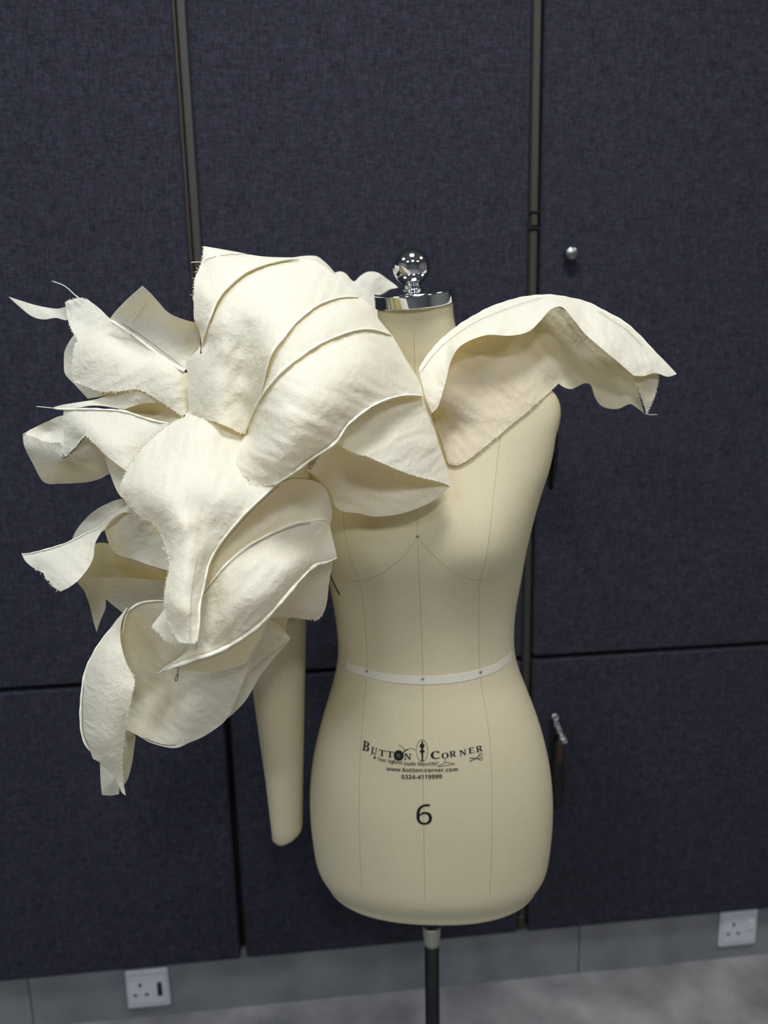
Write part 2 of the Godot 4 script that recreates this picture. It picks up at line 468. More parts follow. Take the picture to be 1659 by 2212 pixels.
# ---------------------------------------------------------------- shapes
const SHEETS = [
	{"name": "peaked_gore", "of": "sleeve", "cloth": "muslin", "facing": Vector3(0.09, -0.09, 0.99), "crease": [0.8, 100, 45, 2], "corners": [0, 4, 11, 17], "raw": [[14, 19]],
		"edge": [-105, 1517, 560, -74, 1513, 545, -47, 1509, 535, -26, 1508, 530, -3, 1507, 535, -19, 1501, 560, -41, 1494, 585, -59, 1484, 605, -76, 1468, 623, -86, 1455, 630, -96, 1434, 633, -106, 1412, 625, -108, 1425, 620, -113, 1437, 617, -113, 1456, 610, -113, 1476, 595, -110, 1489, 580, -107, 1498, 570],
		"inner": [-91, 1496, 585, -75, 1499, 575, -101, 1459, 625, -46, 1503, 557, -92, 1474, 610]},
	{"name": "shoulder_gore", "of": "sleeve", "cloth": "muslin", "facing": Vector3(0.06, -0.02, 1.00), "crease": [1.3, 60, 38, 2.2], "corners": [0, 7, 11, 18, 20, 25], "raw": [[20, 25]],
		"edge": [-107, 1412, 617, -97, 1435, 625, -87, 1455, 622, -77, 1469, 615, -60, 1484, 597, -42, 1494, 577, -20, 1502, 552, -3, 1506, 532, 18, 1502, 535, 36, 1488, 545, 55, 1472, 550, 64, 1461, 553, 43, 1459, 585, 17, 1450, 625, -6, 1431, 665, -20, 1415, 685, -33, 1398, 690, -43, 1368, 680, -49, 1353, 670, -56, 1338, 657, -64, 1321, 658, -68, 1322, 663, -82, 1331, 673, -97, 1336, 663, -113, 1340, 645, -122, 1343, 635, -124, 1362, 627, -122, 1378, 623, -125, 1388, 615, -123, 1396, 615, -112, 1405, 621],
		"inner": [-82, 1403, 658, -85, 1372, 663, -53, 1434, 655, -44, 1458, 635, -16, 1458, 635, -1, 1479, 593, 24, 1470, 589, -59, 1430, 647, -63, 1405, 649, -65, 1380, 650, -69, 1352, 651, -80, 1353, 667, -80, 1431, 649, -45, 1402, 671, -56, 1371, 661, -97, 1422, 635, -104, 1385, 643, -72, 1449, 637]},
	{"name": "shoulder_gore", "of": "sleeve", "cloth": "muslin", "facing": Vector3(-0.00, 0.00, 1.00), "crease": [0.9, 40, 30, 2], "corners": [0, 7, 10, 19], "raw": [],
		"edge": [-49, 1352, 663, -43, 1368, 673, -33, 1398, 683, -20, 1415, 678, -6, 1432, 658, 17, 1450, 618, 43, 1460, 578, 65, 1462, 546, 77, 1452, 551, 86, 1436, 555, 100, 1418, 561, 72, 1424, 605, 46, 1421, 640, 15, 1409, 675, -4, 1397, 691, -21, 1385, 700, -36, 1369, 697, -47, 1355, 685, -58, 1337, 668, -65, 1320, 655, -56, 1336, 661],
		"inner": [-8, 1413, 679, 21, 1433, 647, 52, 1443, 605, -27, 1391, 691, 74, 1435, 581, -39, 1371, 685]},
	{"name": "shoulder_gore", "of": "sleeve", "cloth": "muslin", "facing": Vector3(-0.01, 0.08, 1.00), "crease": [1.9, -28, 34, 2.6], "corners": [0, 9, 12, 19, 24], "raw": [[20, 24]],
		"edge": [-65, 1320, 649, -58, 1336, 662, -47, 1355, 679, -37, 1369, 691, -21, 1385, 694, -4, 1397, 685, 15, 1409, 669, 47, 1421, 634, 73, 1424, 599, 101, 1418, 555, 115, 1389, 573, 127, 1366, 585, 130, 1351, 595, 100, 1354, 635, 69, 1348, 672, 40, 1331, 697, 26, 1315, 710, 1, 1300, 720, -15, 1289, 725, -32, 1278, 725, -42, 1276, 719, -56, 1275, 715, -59, 1282, 711, -67, 1286, 705, -74, 1289, 695, -72, 1302, 685, -68, 1313, 668],
		"inner": [-28, 1342, 723, -5, 1363, 721, 27, 1383, 697, 56, 1396, 663, 89, 1390, 621, 15, 1341, 725, 54, 1360, 685, -48, 1315, 711, -21, 1309, 735, 98, 1370, 623, -3, 1325, 732, -45, 1332, 699, -34, 1312, 727, -23, 1363, 711, 34, 1353, 707]},
	{"name": "tip_gore", "of": "sleeve", "cloth": "muslin", "facing": Vector3(-0.12, 0.12, 0.99), "crease": [1.6, 20, 26, 3], "corners": [0, 4, 9], "raw": [[10, 16]],
		"edge": [26, 1312, 684, 42, 1329, 669, 71, 1346, 646, 102, 1352, 615, 131, 1350, 583, 137, 1338, 583, 140, 1326, 587, 146, 1301, 593, 153, 1275, 599, 160, 1247, 605, 147, 1255, 615, 132, 1261, 628, 104, 1272, 648, 78, 1285, 663, 63, 1293, 670, 43, 1301, 678],
		"inner": [108, 1325, 621, 117, 1290, 630, 85, 1318, 641, 64, 1310, 655, 135, 1298, 613, 55, 1320, 657, 100, 1302, 641]},
	{"name": "chest_facing", "of": "sleeve", "cloth": "muslin", "facing": Vector3(-0.08, 0.17, 0.98), "crease": [1.2, -20, 36, 2.2], "corners": [0, 5, 16], "raw": [],
		"edge": [26, 1310, 680, 45, 1299, 640, 67, 1289, 620, 109, 1271, 610, 135, 1262, 609, 159, 1249, 605, 143, 1236, 607, 127, 1228, 609, 108, 1222, 611, 92, 1219, 611, 71, 1218, 610, 53, 1222, 608, 35, 1225, 607, 27, 1232, 611, 21, 1251, 625, 10, 1269, 655, -3, 1287, 700, 10, 1300, 695],
		"inner": [46, 1270, 615, 77, 1252, 607, 56, 1237, 608, 108, 1246, 611, 25, 1276, 647, 40, 1249, 613, 82, 1274, 613]},
	{"name": "hanging_petal", "of": "sleeve", "cloth": "muslin", "facing": Vector3(0.15, 0.20, 0.97), "crease": [1.9, 78, 36, 2.4], "corners": [4, 22, 30], "raw": [[4, 21]],
		"edge": [-65, 1326, 641, -84, 1334, 651, -99, 1340, 645, -120, 1345, 629, -128, 1338, 635, -141, 1332, 635, -157, 1320, 645, -172, 1305, 655, -183, 1289, 665, -188, 1275, 675, -183, 1262, 685, -167, 1251, 705, -151, 1245, 720, -142, 1235, 730, -136, 1222, 742, -132, 1214, 753, -134, 1202, 760, -136, 1188, 769, -136, 1171, 773, -132, 1162, 778, -124, 1150, 786, -117, 1149, 792, -106, 1150, 797, -104, 1166, 787, -104, 1178, 779, -101, 1192, 765, -97, 1211, 748, -86, 1227, 735, -67, 1248, 730, -49, 1264, 725, -33, 1277, 718, -31, 1284, 708, -43, 1294, 688, -58, 1310, 660],
		"inner": [-119, 1299, 705, -99, 1314, 685, -76, 1296, 693, -140, 1280, 721, -165, 1278, 701, -117, 1277, 733, -113, 1251, 759, -104, 1256, 733, -101, 1242, 737, -92, 1251, 739, -83, 1267, 733, -109, 1223, 768, -111, 1205, 781, -114, 1181, 796, -62, 1280, 711, -123, 1233, 753, -149, 1263, 725, -100, 1224, 755, -75, 1269, 725, -113, 1323, 677, -132, 1318, 671]},
	{"name": "petal_backing", "of": "sleeve", "cloth": "muslin", "facing": Vector3(0.18, 0.33, 0.93), "crease": [0.6, 0, 20, 1.5], "corners": [0, 5], "raw": [[5, 9]],
		"edge": [-153, 1154, 755, -143, 1166, 755, -137, 1172, 757, -133, 1160, 765, -125, 1146, 775, -119, 1142, 779, -127, 1140, 771, -139, 1142, 765, -146, 1148, 759],
		"inner": []},
	{"name": "pleated_petal", "of": "sleeve", "cloth": "muslin", "facing": Vector3(0.04, 0.21, 0.98), "crease": [0.9, 45, 34, 2.5], "corners": [0, 7], "raw": [],
		"edge": [-33, 1276, 711, -14, 1279, 695, 1, 1274, 679, 10, 1268, 665, 17, 1257, 653, 21, 1240, 641, 22, 1228, 637, 20, 1218, 639, 13, 1225, 648, -2, 1228, 664, -16, 1230, 679, -35, 1226, 694, -53, 1220, 704, -71, 1212, 714, -88, 1198, 724, -107, 1176, 728, -101, 1203, 721, -89, 1223, 713, -69, 1244, 707, -50, 1262, 707],
		"inner": [-15, 1250, 657, -35, 1238, 669, -54, 1232, 681, -72, 1219, 697, -6, 1236, 651, -89, 1205, 713, -23, 1244, 671, -39, 1232, 681, 4, 1253, 653]},
	{"name": "pleated_petal", "of": "sleeve", "cloth": "muslin", "facing": Vector3(0.08, 0.30, 0.95), "crease": [1.4, 48, 32, 2.4], "corners": [0, 8, 11, 22], "raw": [],
		"edge": [-106, 1179, 735, -88, 1199, 731, -70, 1214, 721, -52, 1222, 711, -34, 1228, 701, -16, 1231, 686, -2, 1230, 671, 13, 1227, 655, 19, 1219, 645, 21, 1207, 655, 24, 1193, 660, 25, 1186, 660, 13, 1184, 670, 1, 1185, 685, -13, 1178, 705, -28, 1166, 720, -41, 1154, 730, -55, 1142, 735, -73, 1131, 740, -96, 1121, 745, -117, 1116, 750, -136, 1112, 755, -149, 1107, 755, -148, 1107, 745, -136, 1113, 740, -119, 1124, 735, -115, 1135, 733, -113, 1149, 731, -111, 1163, 731],
		"inner": [-35, 1206, 717, -53, 1193, 735, -17, 1210, 697, 7, 1209, 669, -79, 1175, 745, -89, 1153, 748, -62, 1165, 746, -26, 1194, 725, -103, 1139, 745, -98, 1172, 735, -35, 1219, 701, -10, 1199, 705, -5, 1210, 681, -44, 1176, 739]},
	{"name": "pleated_petal_facing", "of": "sleeve", "cloth": "muslin", "facing": Vector3(0.01, 0.31, 0.95), "crease": [1, 60, 26, 2.2], "corners": [0, 6, 10], "raw": [[7, 11]],
		"edge": [22, 1183, 651, 11, 1181, 661, 1, 1182, 675, -14, 1175, 695, -28, 1163, 710, -42, 1148, 715, -50, 1140, 715, -41, 1123, 661, -22, 1113, 637, -9, 1106, 625, 0, 1102, 619, 8, 1109, 619, 13, 1125, 625, 16, 1150, 635, 20, 1172, 643],
		"inner": [-10, 1141, 653, 0, 1156, 653, -20, 1140, 665]},
	{"name": "pleated_petal_facing", "of": "sleeve", "cloth": "muslin", "facing": Vector3(0.11, 0.37, 0.92), "crease": [0.6, 10, 30, 2.4], "corners": [0, 5, 10], "raw": [],
		"edge": [-50, 1139, 709, -56, 1137, 725, -75, 1126, 730, -97, 1116, 735, -119, 1111, 741, -138, 1108, 747, -130, 1098, 731, -119, 1089, 715, -99, 1079, 693, -84, 1077, 679, -76, 1078, 673, -67, 1097, 681, -58, 1117, 693],
		"inner": [-96, 1097, 711, -74, 1103, 695]},
	{"name": "cup_petal", "of": "sleeve", "cloth": "muslin", "facing": Vector3(0.16, 0.38, 0.91), "crease": [1.5, -38, 36, 2.6], "corners": [7, 12, 20], "raw": [],
		"edge": [-201, 1136, 665, -184, 1147, 665, -169, 1150, 665, -151, 1148, 659, -128, 1150, 615, -91, 1143, 579, -59, 1126, 599, -51, 1119, 657, -59, 1102, 661, -71, 1078, 660, -81, 1053, 655, -91, 1029, 650, -101, 1005, 645, -110, 996, 647, -129, 987, 655, -143, 986, 665, -155, 986, 675, -168, 988, 675, -187, 990, 665, -201, 994, 655, -217, 995, 641, -218, 1017, 635, -215, 1045, 635, -212, 1081, 645, -211, 1111, 655],
		"inner": [-187, 1084, 629, -180, 1040, 631, -144, 1065, 655, -119, 1041, 665, -145, 1019, 671, -184, 1010, 649, -189, 1119, 651, -102, 1075, 673, -162, 1100, 645, -197, 1029, 627, -160, 1039, 655]},
	{"name": "cup_petal_turnback", "of": "sleeve", "cloth": "muslin", "facing": Vector3(0.25, 0.41, 0.88), "crease": [1.1, 84, 30, 3], "corners": [0, 8, 13], "raw": [[14, 21]],
		"edge": [-194, 1146, 671, -214, 1122, 665, -233, 1099, 665, -246, 1073, 665, -251, 1047, 670, -254, 1019, 671, -252, 1003, 675, -245, 992, 679, -242, 983, 681, -232, 979, 685, -224, 970, 685, -218, 956, 685, -215, 944, 685, -211, 940, 685, -212, 956, 685, -211, 977, 690, -206, 1004, 695, -200, 1027, 700, -194, 1049, 705, -188, 1069, 705, -187, 1079, 700, -193, 1090, 695, -198, 1104, 690, -202, 1118, 680, -200, 1134, 675],
		"inner": [-218, 1086, 693, -218, 1053, 699, -223, 1013, 700, -206, 1074, 701, -210, 1104, 689, -216, 990, 697, -233, 1039, 689, -206, 1039, 703]},
	{"name": "cup_petal_tail", "of": "sleeve", "cloth": "muslin", "facing": Vector3(0.25, 0.48, 0.84), "crease": [0.5, 0, 20, 2], "corners": [0, 2, 4], "raw": [],
		"edge": [-239, 972, 669, -241, 947, 667, -241, 932, 667, -233, 928, 663, -224, 929, 663, -221, 947, 669, -225, 964, 671],
		"inner": [-228, 952, 677]},
	{"name": "cup_petal_tail", "of": "sleeve", "cloth": "muslin", "facing": Vector3(0.23, 0.46, 0.86), "crease": [0.5, 90, 24, 2], "corners": [0, 6], "raw": [],
		"edge": [-220, 988, 629, -210, 980, 627, -212, 966, 627, -216, 947, 627, -221, 930, 629, -224, 925, 635, -226, 929, 649, -222, 964, 651, -220, 981, 641],
		"inner": [-217, 963, 639]},
	{"name": "drooping_petal", "of": "sleeve", "cloth": "muslin", "facing": Vector3(0.07, 0.36, 0.93), "crease": [1, -30, 30, 2], "corners": [3, 7], "raw": [],
		"edge": [-67, 1111, 611, -56, 1107, 615, -43, 1093, 605, -32, 1074, 595, -43, 1066, 599, -54, 1061, 605, -66, 1053, 609, -76, 1045, 613, -82, 1039, 615, -86, 1047, 621, -81, 1076, 625, -72, 1101, 619],
		"inner": [-61, 1078, 613]},
	{"name": "drooping_petal", "of": "sleeve", "cloth": "muslin", "facing": Vector3(0.08, 0.38, 0.92), "crease": [1, -40, 34, 2.4], "corners": [1, 8], "raw": [],
		"edge": [-45, 1097, 573, -33, 1090, 571, -37, 1075, 573, -32, 1067, 580, -42, 1056, 583, -68, 1027, 589, -86, 1000, 595, -103, 984, 599, -114, 977, 601, -112, 1000, 615, -101, 1020, 611, -90, 1040, 605, -76, 1062, 591, -62, 1088, 579],
		"inner": [-77, 1036, 597, -57, 1064, 585]},
	{"name": "spread_petal", "of": "sleeve", "cloth": "muslin", "facing": Vector3(0.22, -0.00, 0.97), "crease": [1.4, 24, 36, 2.6], "corners": [0, 3, 9, 10, 12, 19, 22], "raw": [[0, 3], [12, 24]],
		"edge": [-273, 1463, 505, -268, 1466, 505, -257, 1468, 505, -246, 1466, 509, -230, 1455, 525, -214, 1442, 545, -186, 1421, 565, -159, 1404, 585, -129, 1383, 595, -93, 1375, 541, -90, 1338, 541, -128, 1339, 617, -133, 1338, 617, -140, 1343, 615, -156, 1354, 610, -179, 1366, 600, -197, 1365, 595, -219, 1364, 585, -239, 1369, 570, -257, 1375, 555, -259, 1392, 551, -257, 1410, 545, -253, 1421, 541, -260, 1428, 529, -268, 1439, 515, -272, 1452, 507],
		"inner": [-232, 1414, 561, -199, 1403, 582, -168, 1392, 595, -142, 1385, 605, -237, 1443, 531, -203, 1419, 555, -175, 1403, 579, -215, 1387, 581, -178, 1379, 597, -147, 1364, 613, -241, 1397, 563, -250, 1438, 523]},
	{"name": "folded_petal", "of": "sleeve", "cloth": "muslin", "facing": Vector3(0.17, -0.03, 0.98), "crease": [1.1, 36, 32, 2.4], "corners": [0, 3, 8, 12], "raw": [],
		"edge": [-213, 1441, 557, -203, 1450, 565, -186, 1461, 583, -166, 1473, 599, -158, 1465, 599, -150, 1455, 599, -141, 1445, 601, -126, 1438, 605, -105, 1432, 597, -106, 1416, 591, -111, 1403, 589, -123, 1391, 595, -130, 1384, 599, -141, 1391, 593, -165, 1407, 579, -188, 1425, 567],
		"inner": [-166, 1444, 581, -147, 1427, 587, -182, 1445, 575, -135, 1412, 589]},
	{"name": "spread_petal_tail", "of": "sleeve", "cloth": "muslin", "facing": Vector3(0.30, -0.06, 0.95), "crease": [0.6, 10, 24, 2], "corners": [0, 4], "raw": [],
		"edge": [-349, 1474, 465, -335, 1469, 465, -316, 1463, 470, -290, 1458, 485, -272, 1459, 505, -271, 1444, 509, -288, 1447, 495, -305, 1446, 485, -321, 1450, 475, -336, 1461, 467],
		"inner": [-300, 1452, 489]},
	{"name": "spread_petal_lining", "of": "sleeve", "cloth": "muslin", "facing": Vector3(0.25, 0.02, 0.97), "crease": [0.6, 70, 24, 2], "corners": [5, 8, 9], "raw": [],
		"edge": [-271, 1428, 485, -284, 1411, 485, -286, 1395, 489, -284, 1382, 495, -270, 1368, 505, -253, 1354, 525, -226, 1358, 545, -202, 1361, 561, -167, 1353, 551, -145, 1376, 531, -199, 1393, 515, -245, 1407, 503, -262, 1419, 495],
		"inner": [-275, 1392, 497]},
	{"name": "rolled_petal", "of": "sleeve", "cloth": "muslin", "facing": Vector3(0.23, 0.05, 0.97), "crease": [0.5, 5, 30, 2], "corners": [0, 7], "raw": [],
		"edge": [-283, 1347, 555, -270, 1350, 560, -234, 1355, 570, -217, 1360, 575, -200, 1366, 585, -178, 1367, 595, -161, 1358, 601, -144, 1345, 607, -153, 1351, 603, -174, 1351, 597, -191, 1347, 593, -199, 1345, 590, -233, 1349, 577, -268, 1344, 563],
		"inner": [-179, 1359, 601, -223, 1354, 579]},
	{"name": "rolled_petal", "of": "sleeve", "cloth": "muslin", "facing": Vector3(0.19, 0.07, 0.98), "crease": [0.5, 5, 30, 2], "corners": [], "raw": [],
		"edge": [-206, 1346, 581, -186, 1354, 591, -166, 1355, 595, -146, 1348, 601, -132, 1336, 607, -146, 1326, 605, -165, 1329, 591, -182, 1334, 585, -203, 1340, 581],
		"inner": [-174, 1339, 559, -188, 1343, 565, -159, 1336, 575]},
	{"name": "rolled_petal", "of": "sleeve", "cloth": "muslin", "facing": Vector3(0.24, 0.10, 0.97), "crease": [1.1, 30, 34, 2.4], "corners": [0, 6, 7, 10, 14, 17], "raw": [[13, 19]],
		"edge": [-269, 1345, 565, -234, 1345, 581, -198, 1344, 601, -176, 1338, 615, -158, 1334, 625, -143, 1331, 631, -110, 1317, 571, -113, 1287, 579, -156, 1291, 621, -177, 1289, 637, -187, 1284, 647, -195, 1290, 645, -210, 1300, 635, -224, 1311, 621, -237, 1320, 605, -245, 1314, 595, -256, 1304, 585, -270, 1293, 575, -272, 1299, 574, -270, 1317, 571, -270, 1335, 567],
		"inner": [-218, 1329, 609, -185, 1316, 633, -250, 1328, 591, -198, 1331, 615, -171, 1325, 631]},
	{"name": "curled_petal", "of": "sleeve", "cloth": "muslin", "facing": Vector3(0.28, 0.11, 0.95), "crease": [0.7, 84, 24, 3], "corners": [0, 10, 11, 14], "raw": [[16, 20]],
		"edge": [-330, 1315, 525, -329, 1301, 527, -325, 1281, 519, -317, 1256, 511, -297, 1254, 515, -277, 1255, 521, -261, 1257, 529, -244, 1262, 541, -227, 1270, 555, -193, 1277, 565, -168, 1288, 555, -169, 1317, 551, -200, 1323, 565, -229, 1324, 579, -241, 1317, 587, -258, 1301, 579, -271, 1292, 571, -274, 1304, 565, -279, 1308, 561, -291, 1307, 551, -303, 1308, 541, -314, 1312, 533],
		"inner": [-302, 1285, 539, -274, 1280, 549, -249, 1284, 563, -312, 1299, 535]},
	{"name": "curled_petal_facing", "of": "sleeve", "cloth": "muslin", "facing": Vector3(0.31, 0.09, 0.95), "crease": [0.6, 20, 24, 2], "corners": [0, 5], "raw": [],
		"edge": [-331, 1315, 521, -325, 1319, 515, -305, 1328, 515, -282, 1335, 525, -280, 1318, 530, -279, 1300, 545, -287, 1305, 535, -298, 1304, 529, -310, 1305, 521, -318, 1310, 521],
		"inner": [-307, 1314, 505]},
	{"name": "curled_petal_lining", "of": "sleeve", "cloth": "muslin", "facing": Vector3(0.22, 0.15, 0.96), "crease": [0.5, 60, 24, 2], "corners": [0, 2, 3, 5], "raw": [],
		"edge": [-225, 1295, 585, -203, 1285, 605, -173, 1283, 589, -166, 1254, 595, -190, 1251, 615, -202, 1253, 621, -209, 1258, 609, -218, 1270, 591],
		"inner": []},
	{"name": "beak_petal_lining", "of": "sleeve", "cloth": "muslin", "facing": Vector3(0.24, 0.19, 0.95), "crease": [0.6, -40, 26, 2.4], "corners": [0, 7, 8], "raw": [],
		"edge": [-290, 1184, 521, -282, 1198, 523, -268, 1213, 529, -251, 1226, 539, -227, 1238, 555, -213, 1242, 565, -196, 1243, 565, -166, 1233, 551, -168, 1212, 547, -201, 1215, 553, -219, 1221, 561, -233, 1211, 551, -246, 1200, 545, -266, 1192, 535],
		"inner": [-259, 1209, 523, -234, 1225, 545]},
	{"name": "beak_petal", "of": "sleeve", "cloth": "muslin", "facing": Vector3(0.28, 0.22, 0.93), "crease": [0.8, -36, 28, 2.4], "corners": [0, 8, 18], "raw": [[18, 22]],
		"edge": [-340, 1178, 545, -328, 1179, 551, -299, 1187, 565, -275, 1196, 575, -251, 1208, 585, -236, 1215, 591, -224, 1225, 597, -193, 1245, 615, -170, 1237, 585, -188, 1232, 609, -205, 1235, 615, -226, 1219, 603, -231, 1212, 607, -236, 1202, 615, -237, 1190, 621, -242, 1179, 625, -252, 1167, 631, -263, 1159, 631, -273, 1154, 627, -285, 1158, 617, -297, 1164, 601, -301, 1167, 593, -317, 1166, 573, -332, 1171, 557],
		"inner": [-267, 1188, 605, -278, 1173, 615, -253, 1194, 611, -306, 1178, 579, -246, 1183, 621, -264, 1172, 623]},
	{"name": "beak_petal_wing", "of": "sleeve", "cloth": "muslin", "facing": Vector3(0.20, 0.22, 0.95), "crease": [1, 30, 34, 2], "corners": [0, 4, 6], "raw": [],
		"edge": [-231, 1211, 591, -222, 1223, 595, -193, 1245, 615, -176, 1239, 615, -148, 1225, 585, -127, 1194, 581, -128, 1164, 591, -150, 1176, 645, -176, 1175, 619, -204, 1177, 591, -222, 1182, 585, -228, 1193, 587],
		"inner": [-195, 1212, 609, -175, 1194, 615]},
	{"name": "beak_petal_facing", "of": "sleeve", "cloth": "muslin", "facing": Vector3(0.22, 0.26, 0.94), "crease": [0.8, 10, 36, 2], "corners": [5, 6], "raw": [],
		"edge": [-250, 1191, 575, -230, 1192, 577, -206, 1176, 581, -181, 1171, 595, -158, 1165, 599, -129, 1150, 565, -134, 1127, 545, -167, 1137, 555, -213, 1135, 529, -248, 1136, 521, -279, 1141, 531, -263, 1162, 555],
		"inner": [-232, 1153, 535, -196, 1150, 551]},
	{"name": "pendant_petal", "of": "sleeve", "cloth": "muslin", "facing": Vector3(0.23, 0.29, 0.93), "crease": [1, 75, 30, 2.4], "corners": [4, 5, 11, 14], "raw": [],
		"edge": [-275, 1149, 561, -236, 1149, 565, -203, 1148, 571, -161, 1147, 585, -130, 1135, 565, -137, 1103, 535, -172, 1106, 535, -199, 1105, 529, -217, 1100, 525, -233, 1088, 519, -245, 1098, 521, -254, 1112, 529, -257, 1098, 525, -264, 1084, 525, -270, 1069, 525, -271, 1086, 531, -270, 1107, 541, -271, 1130, 553],
		"inner": [-234, 1122, 539, -198, 1127, 551, -264, 1118, 539]},
	{"name": "nape_gore", "of": "sleeve", "cloth": "muslin", "facing": Vector3(-0.02, -0.10, 0.99), "crease": [0.8, 40, 30, 2], "corners": [], "raw": [],
		"edge": [-27, 1506, 505, -6, 1518, 445, 7, 1521, 431, 20, 1521, 425, 29, 1515, 425, 38, 1506, 425, 50, 1491, 425, 63, 1470, 435, 37, 1477, 495, 16, 1493, 505],
		"inner": [23, 1504, 445]},
	{"name": "nape_gore", "of": "sleeve", "cloth": "muslin", "facing": Vector3(-0.08, -0.08, 0.99), "crease": [1.2, 60, 28, 2], "corners": [], "raw": [],
		"edge": [43, 1503, 385, 51, 1506, 385, 59, 1503, 385, 69, 1493, 385, 78, 1500, 381, 89, 1506, 375, 102, 1505, 375, 116, 1496, 375, 131, 1482, 381, 129, 1464, 389, 107, 1436, 405, 81, 1442, 425, 63, 1459, 435, 51, 1481, 415],
		"inner": [70, 1472, 403, 91, 1485, 385, 104, 1474, 375]},
	{"name": "flared_facing", "of": "collar", "cloth": "sheer", "facing": Vector3(-0.30, 0.05, 0.95), "crease": [1.8, -50, 36, 2.2], "corners": [0, 6, 22], "raw": [[0, 6]],
		"edge": [318, 1356, 495, 294, 1344, 523, 272, 1330, 538, 241, 1309, 550, 216, 1292, 559, 186, 1272, 567, 172, 1266, 567, 163, 1269, 565, 157, 1296, 553, 151, 1322, 540, 151, 1346, 580, 162, 1374, 557, 173, 1397, 537, 194, 1415, 515, 227, 1429, 495, 264, 1441, 477, 301, 1449, 465, 325, 1453, 455, 363, 1431, 455, 397, 1400, 465, 418, 1369, 485, 420, 1341, 505, 424, 1316, 515, 415, 1324, 511, 408, 1328, 507, 394, 1322, 503, 379, 1324, 495, 371, 1334, 487, 367, 1352, 477, 359, 1354, 475, 338, 1348, 489, 325, 1351, 495],
		"inner": [214, 1332, 543, 184, 1306, 552, 244, 1342, 537, 171, 1290, 558, 205, 1354, 533, 282, 1407, 481, 361, 1394, 445, 385, 1364, 469, 326, 1418, 455, 299, 1378, 505, 331, 1371, 480, 250, 1391, 511, 396, 1347, 489]},
	{"name": "flared_brim", "of": "collar", "cloth": "muslin", "facing": Vector3(-0.30, -0.00, 0.96), "crease": [2.1, -62, 24, 2.6], "corners": [0, 13, 17, 32], "raw": [],
		"edge": [128, 1380, 575, 145, 1399, 555, 172, 1420, 525, 205, 1439, 505, 237, 1453, 490, 269, 1461, 480, 300, 1465, 475, 330, 1462, 475, 359, 1454, 480, 386, 1439, 490, 406, 1424, 500, 427, 1401, 510, 442, 1384, 520, 457, 1365, 530, 445, 1362, 531, 427, 1367, 535, 409, 1364, 541, 395, 1365, 545, 372, 1384, 545, 359, 1394, 545, 337, 1415, 535, 326, 1432, 525, 314, 1448, 515, 299, 1446, 519, 280, 1431, 535, 263, 1419, 545, 238, 1415, 555, 209, 1416, 561, 179, 1406, 573, 164, 1390, 585, 155, 1363, 593, 146, 1338, 597, 139, 1331, 597, 134, 1345, 593, 130, 1363, 585],
		"inner": [222, 1432, 531, 247, 1435, 519, 228, 1426, 551, 266, 1440, 513, 272, 1434, 531, 305, 1456, 497, 360, 1433, 511, 379, 1413, 525, 346, 1439, 501, 146, 1368, 581, 163, 1393, 561, 186, 1419, 541, 419, 1382, 531, 193, 1417, 559]},
	{"name": "brim_end", "of": "collar", "cloth": "sheer", "facing": Vector3(-0.41, 0.05, 0.91), "crease": [0.9, 60, 22, 2], "corners": [0, 4], "raw": [[0, 6]],
		"edge": [399, 1371, 525, 419, 1369, 525, 437, 1365, 521, 433, 1341, 525, 423, 1317, 525, 416, 1333, 527, 404, 1357, 529],
		"inner": [423, 1347, 519]},
]
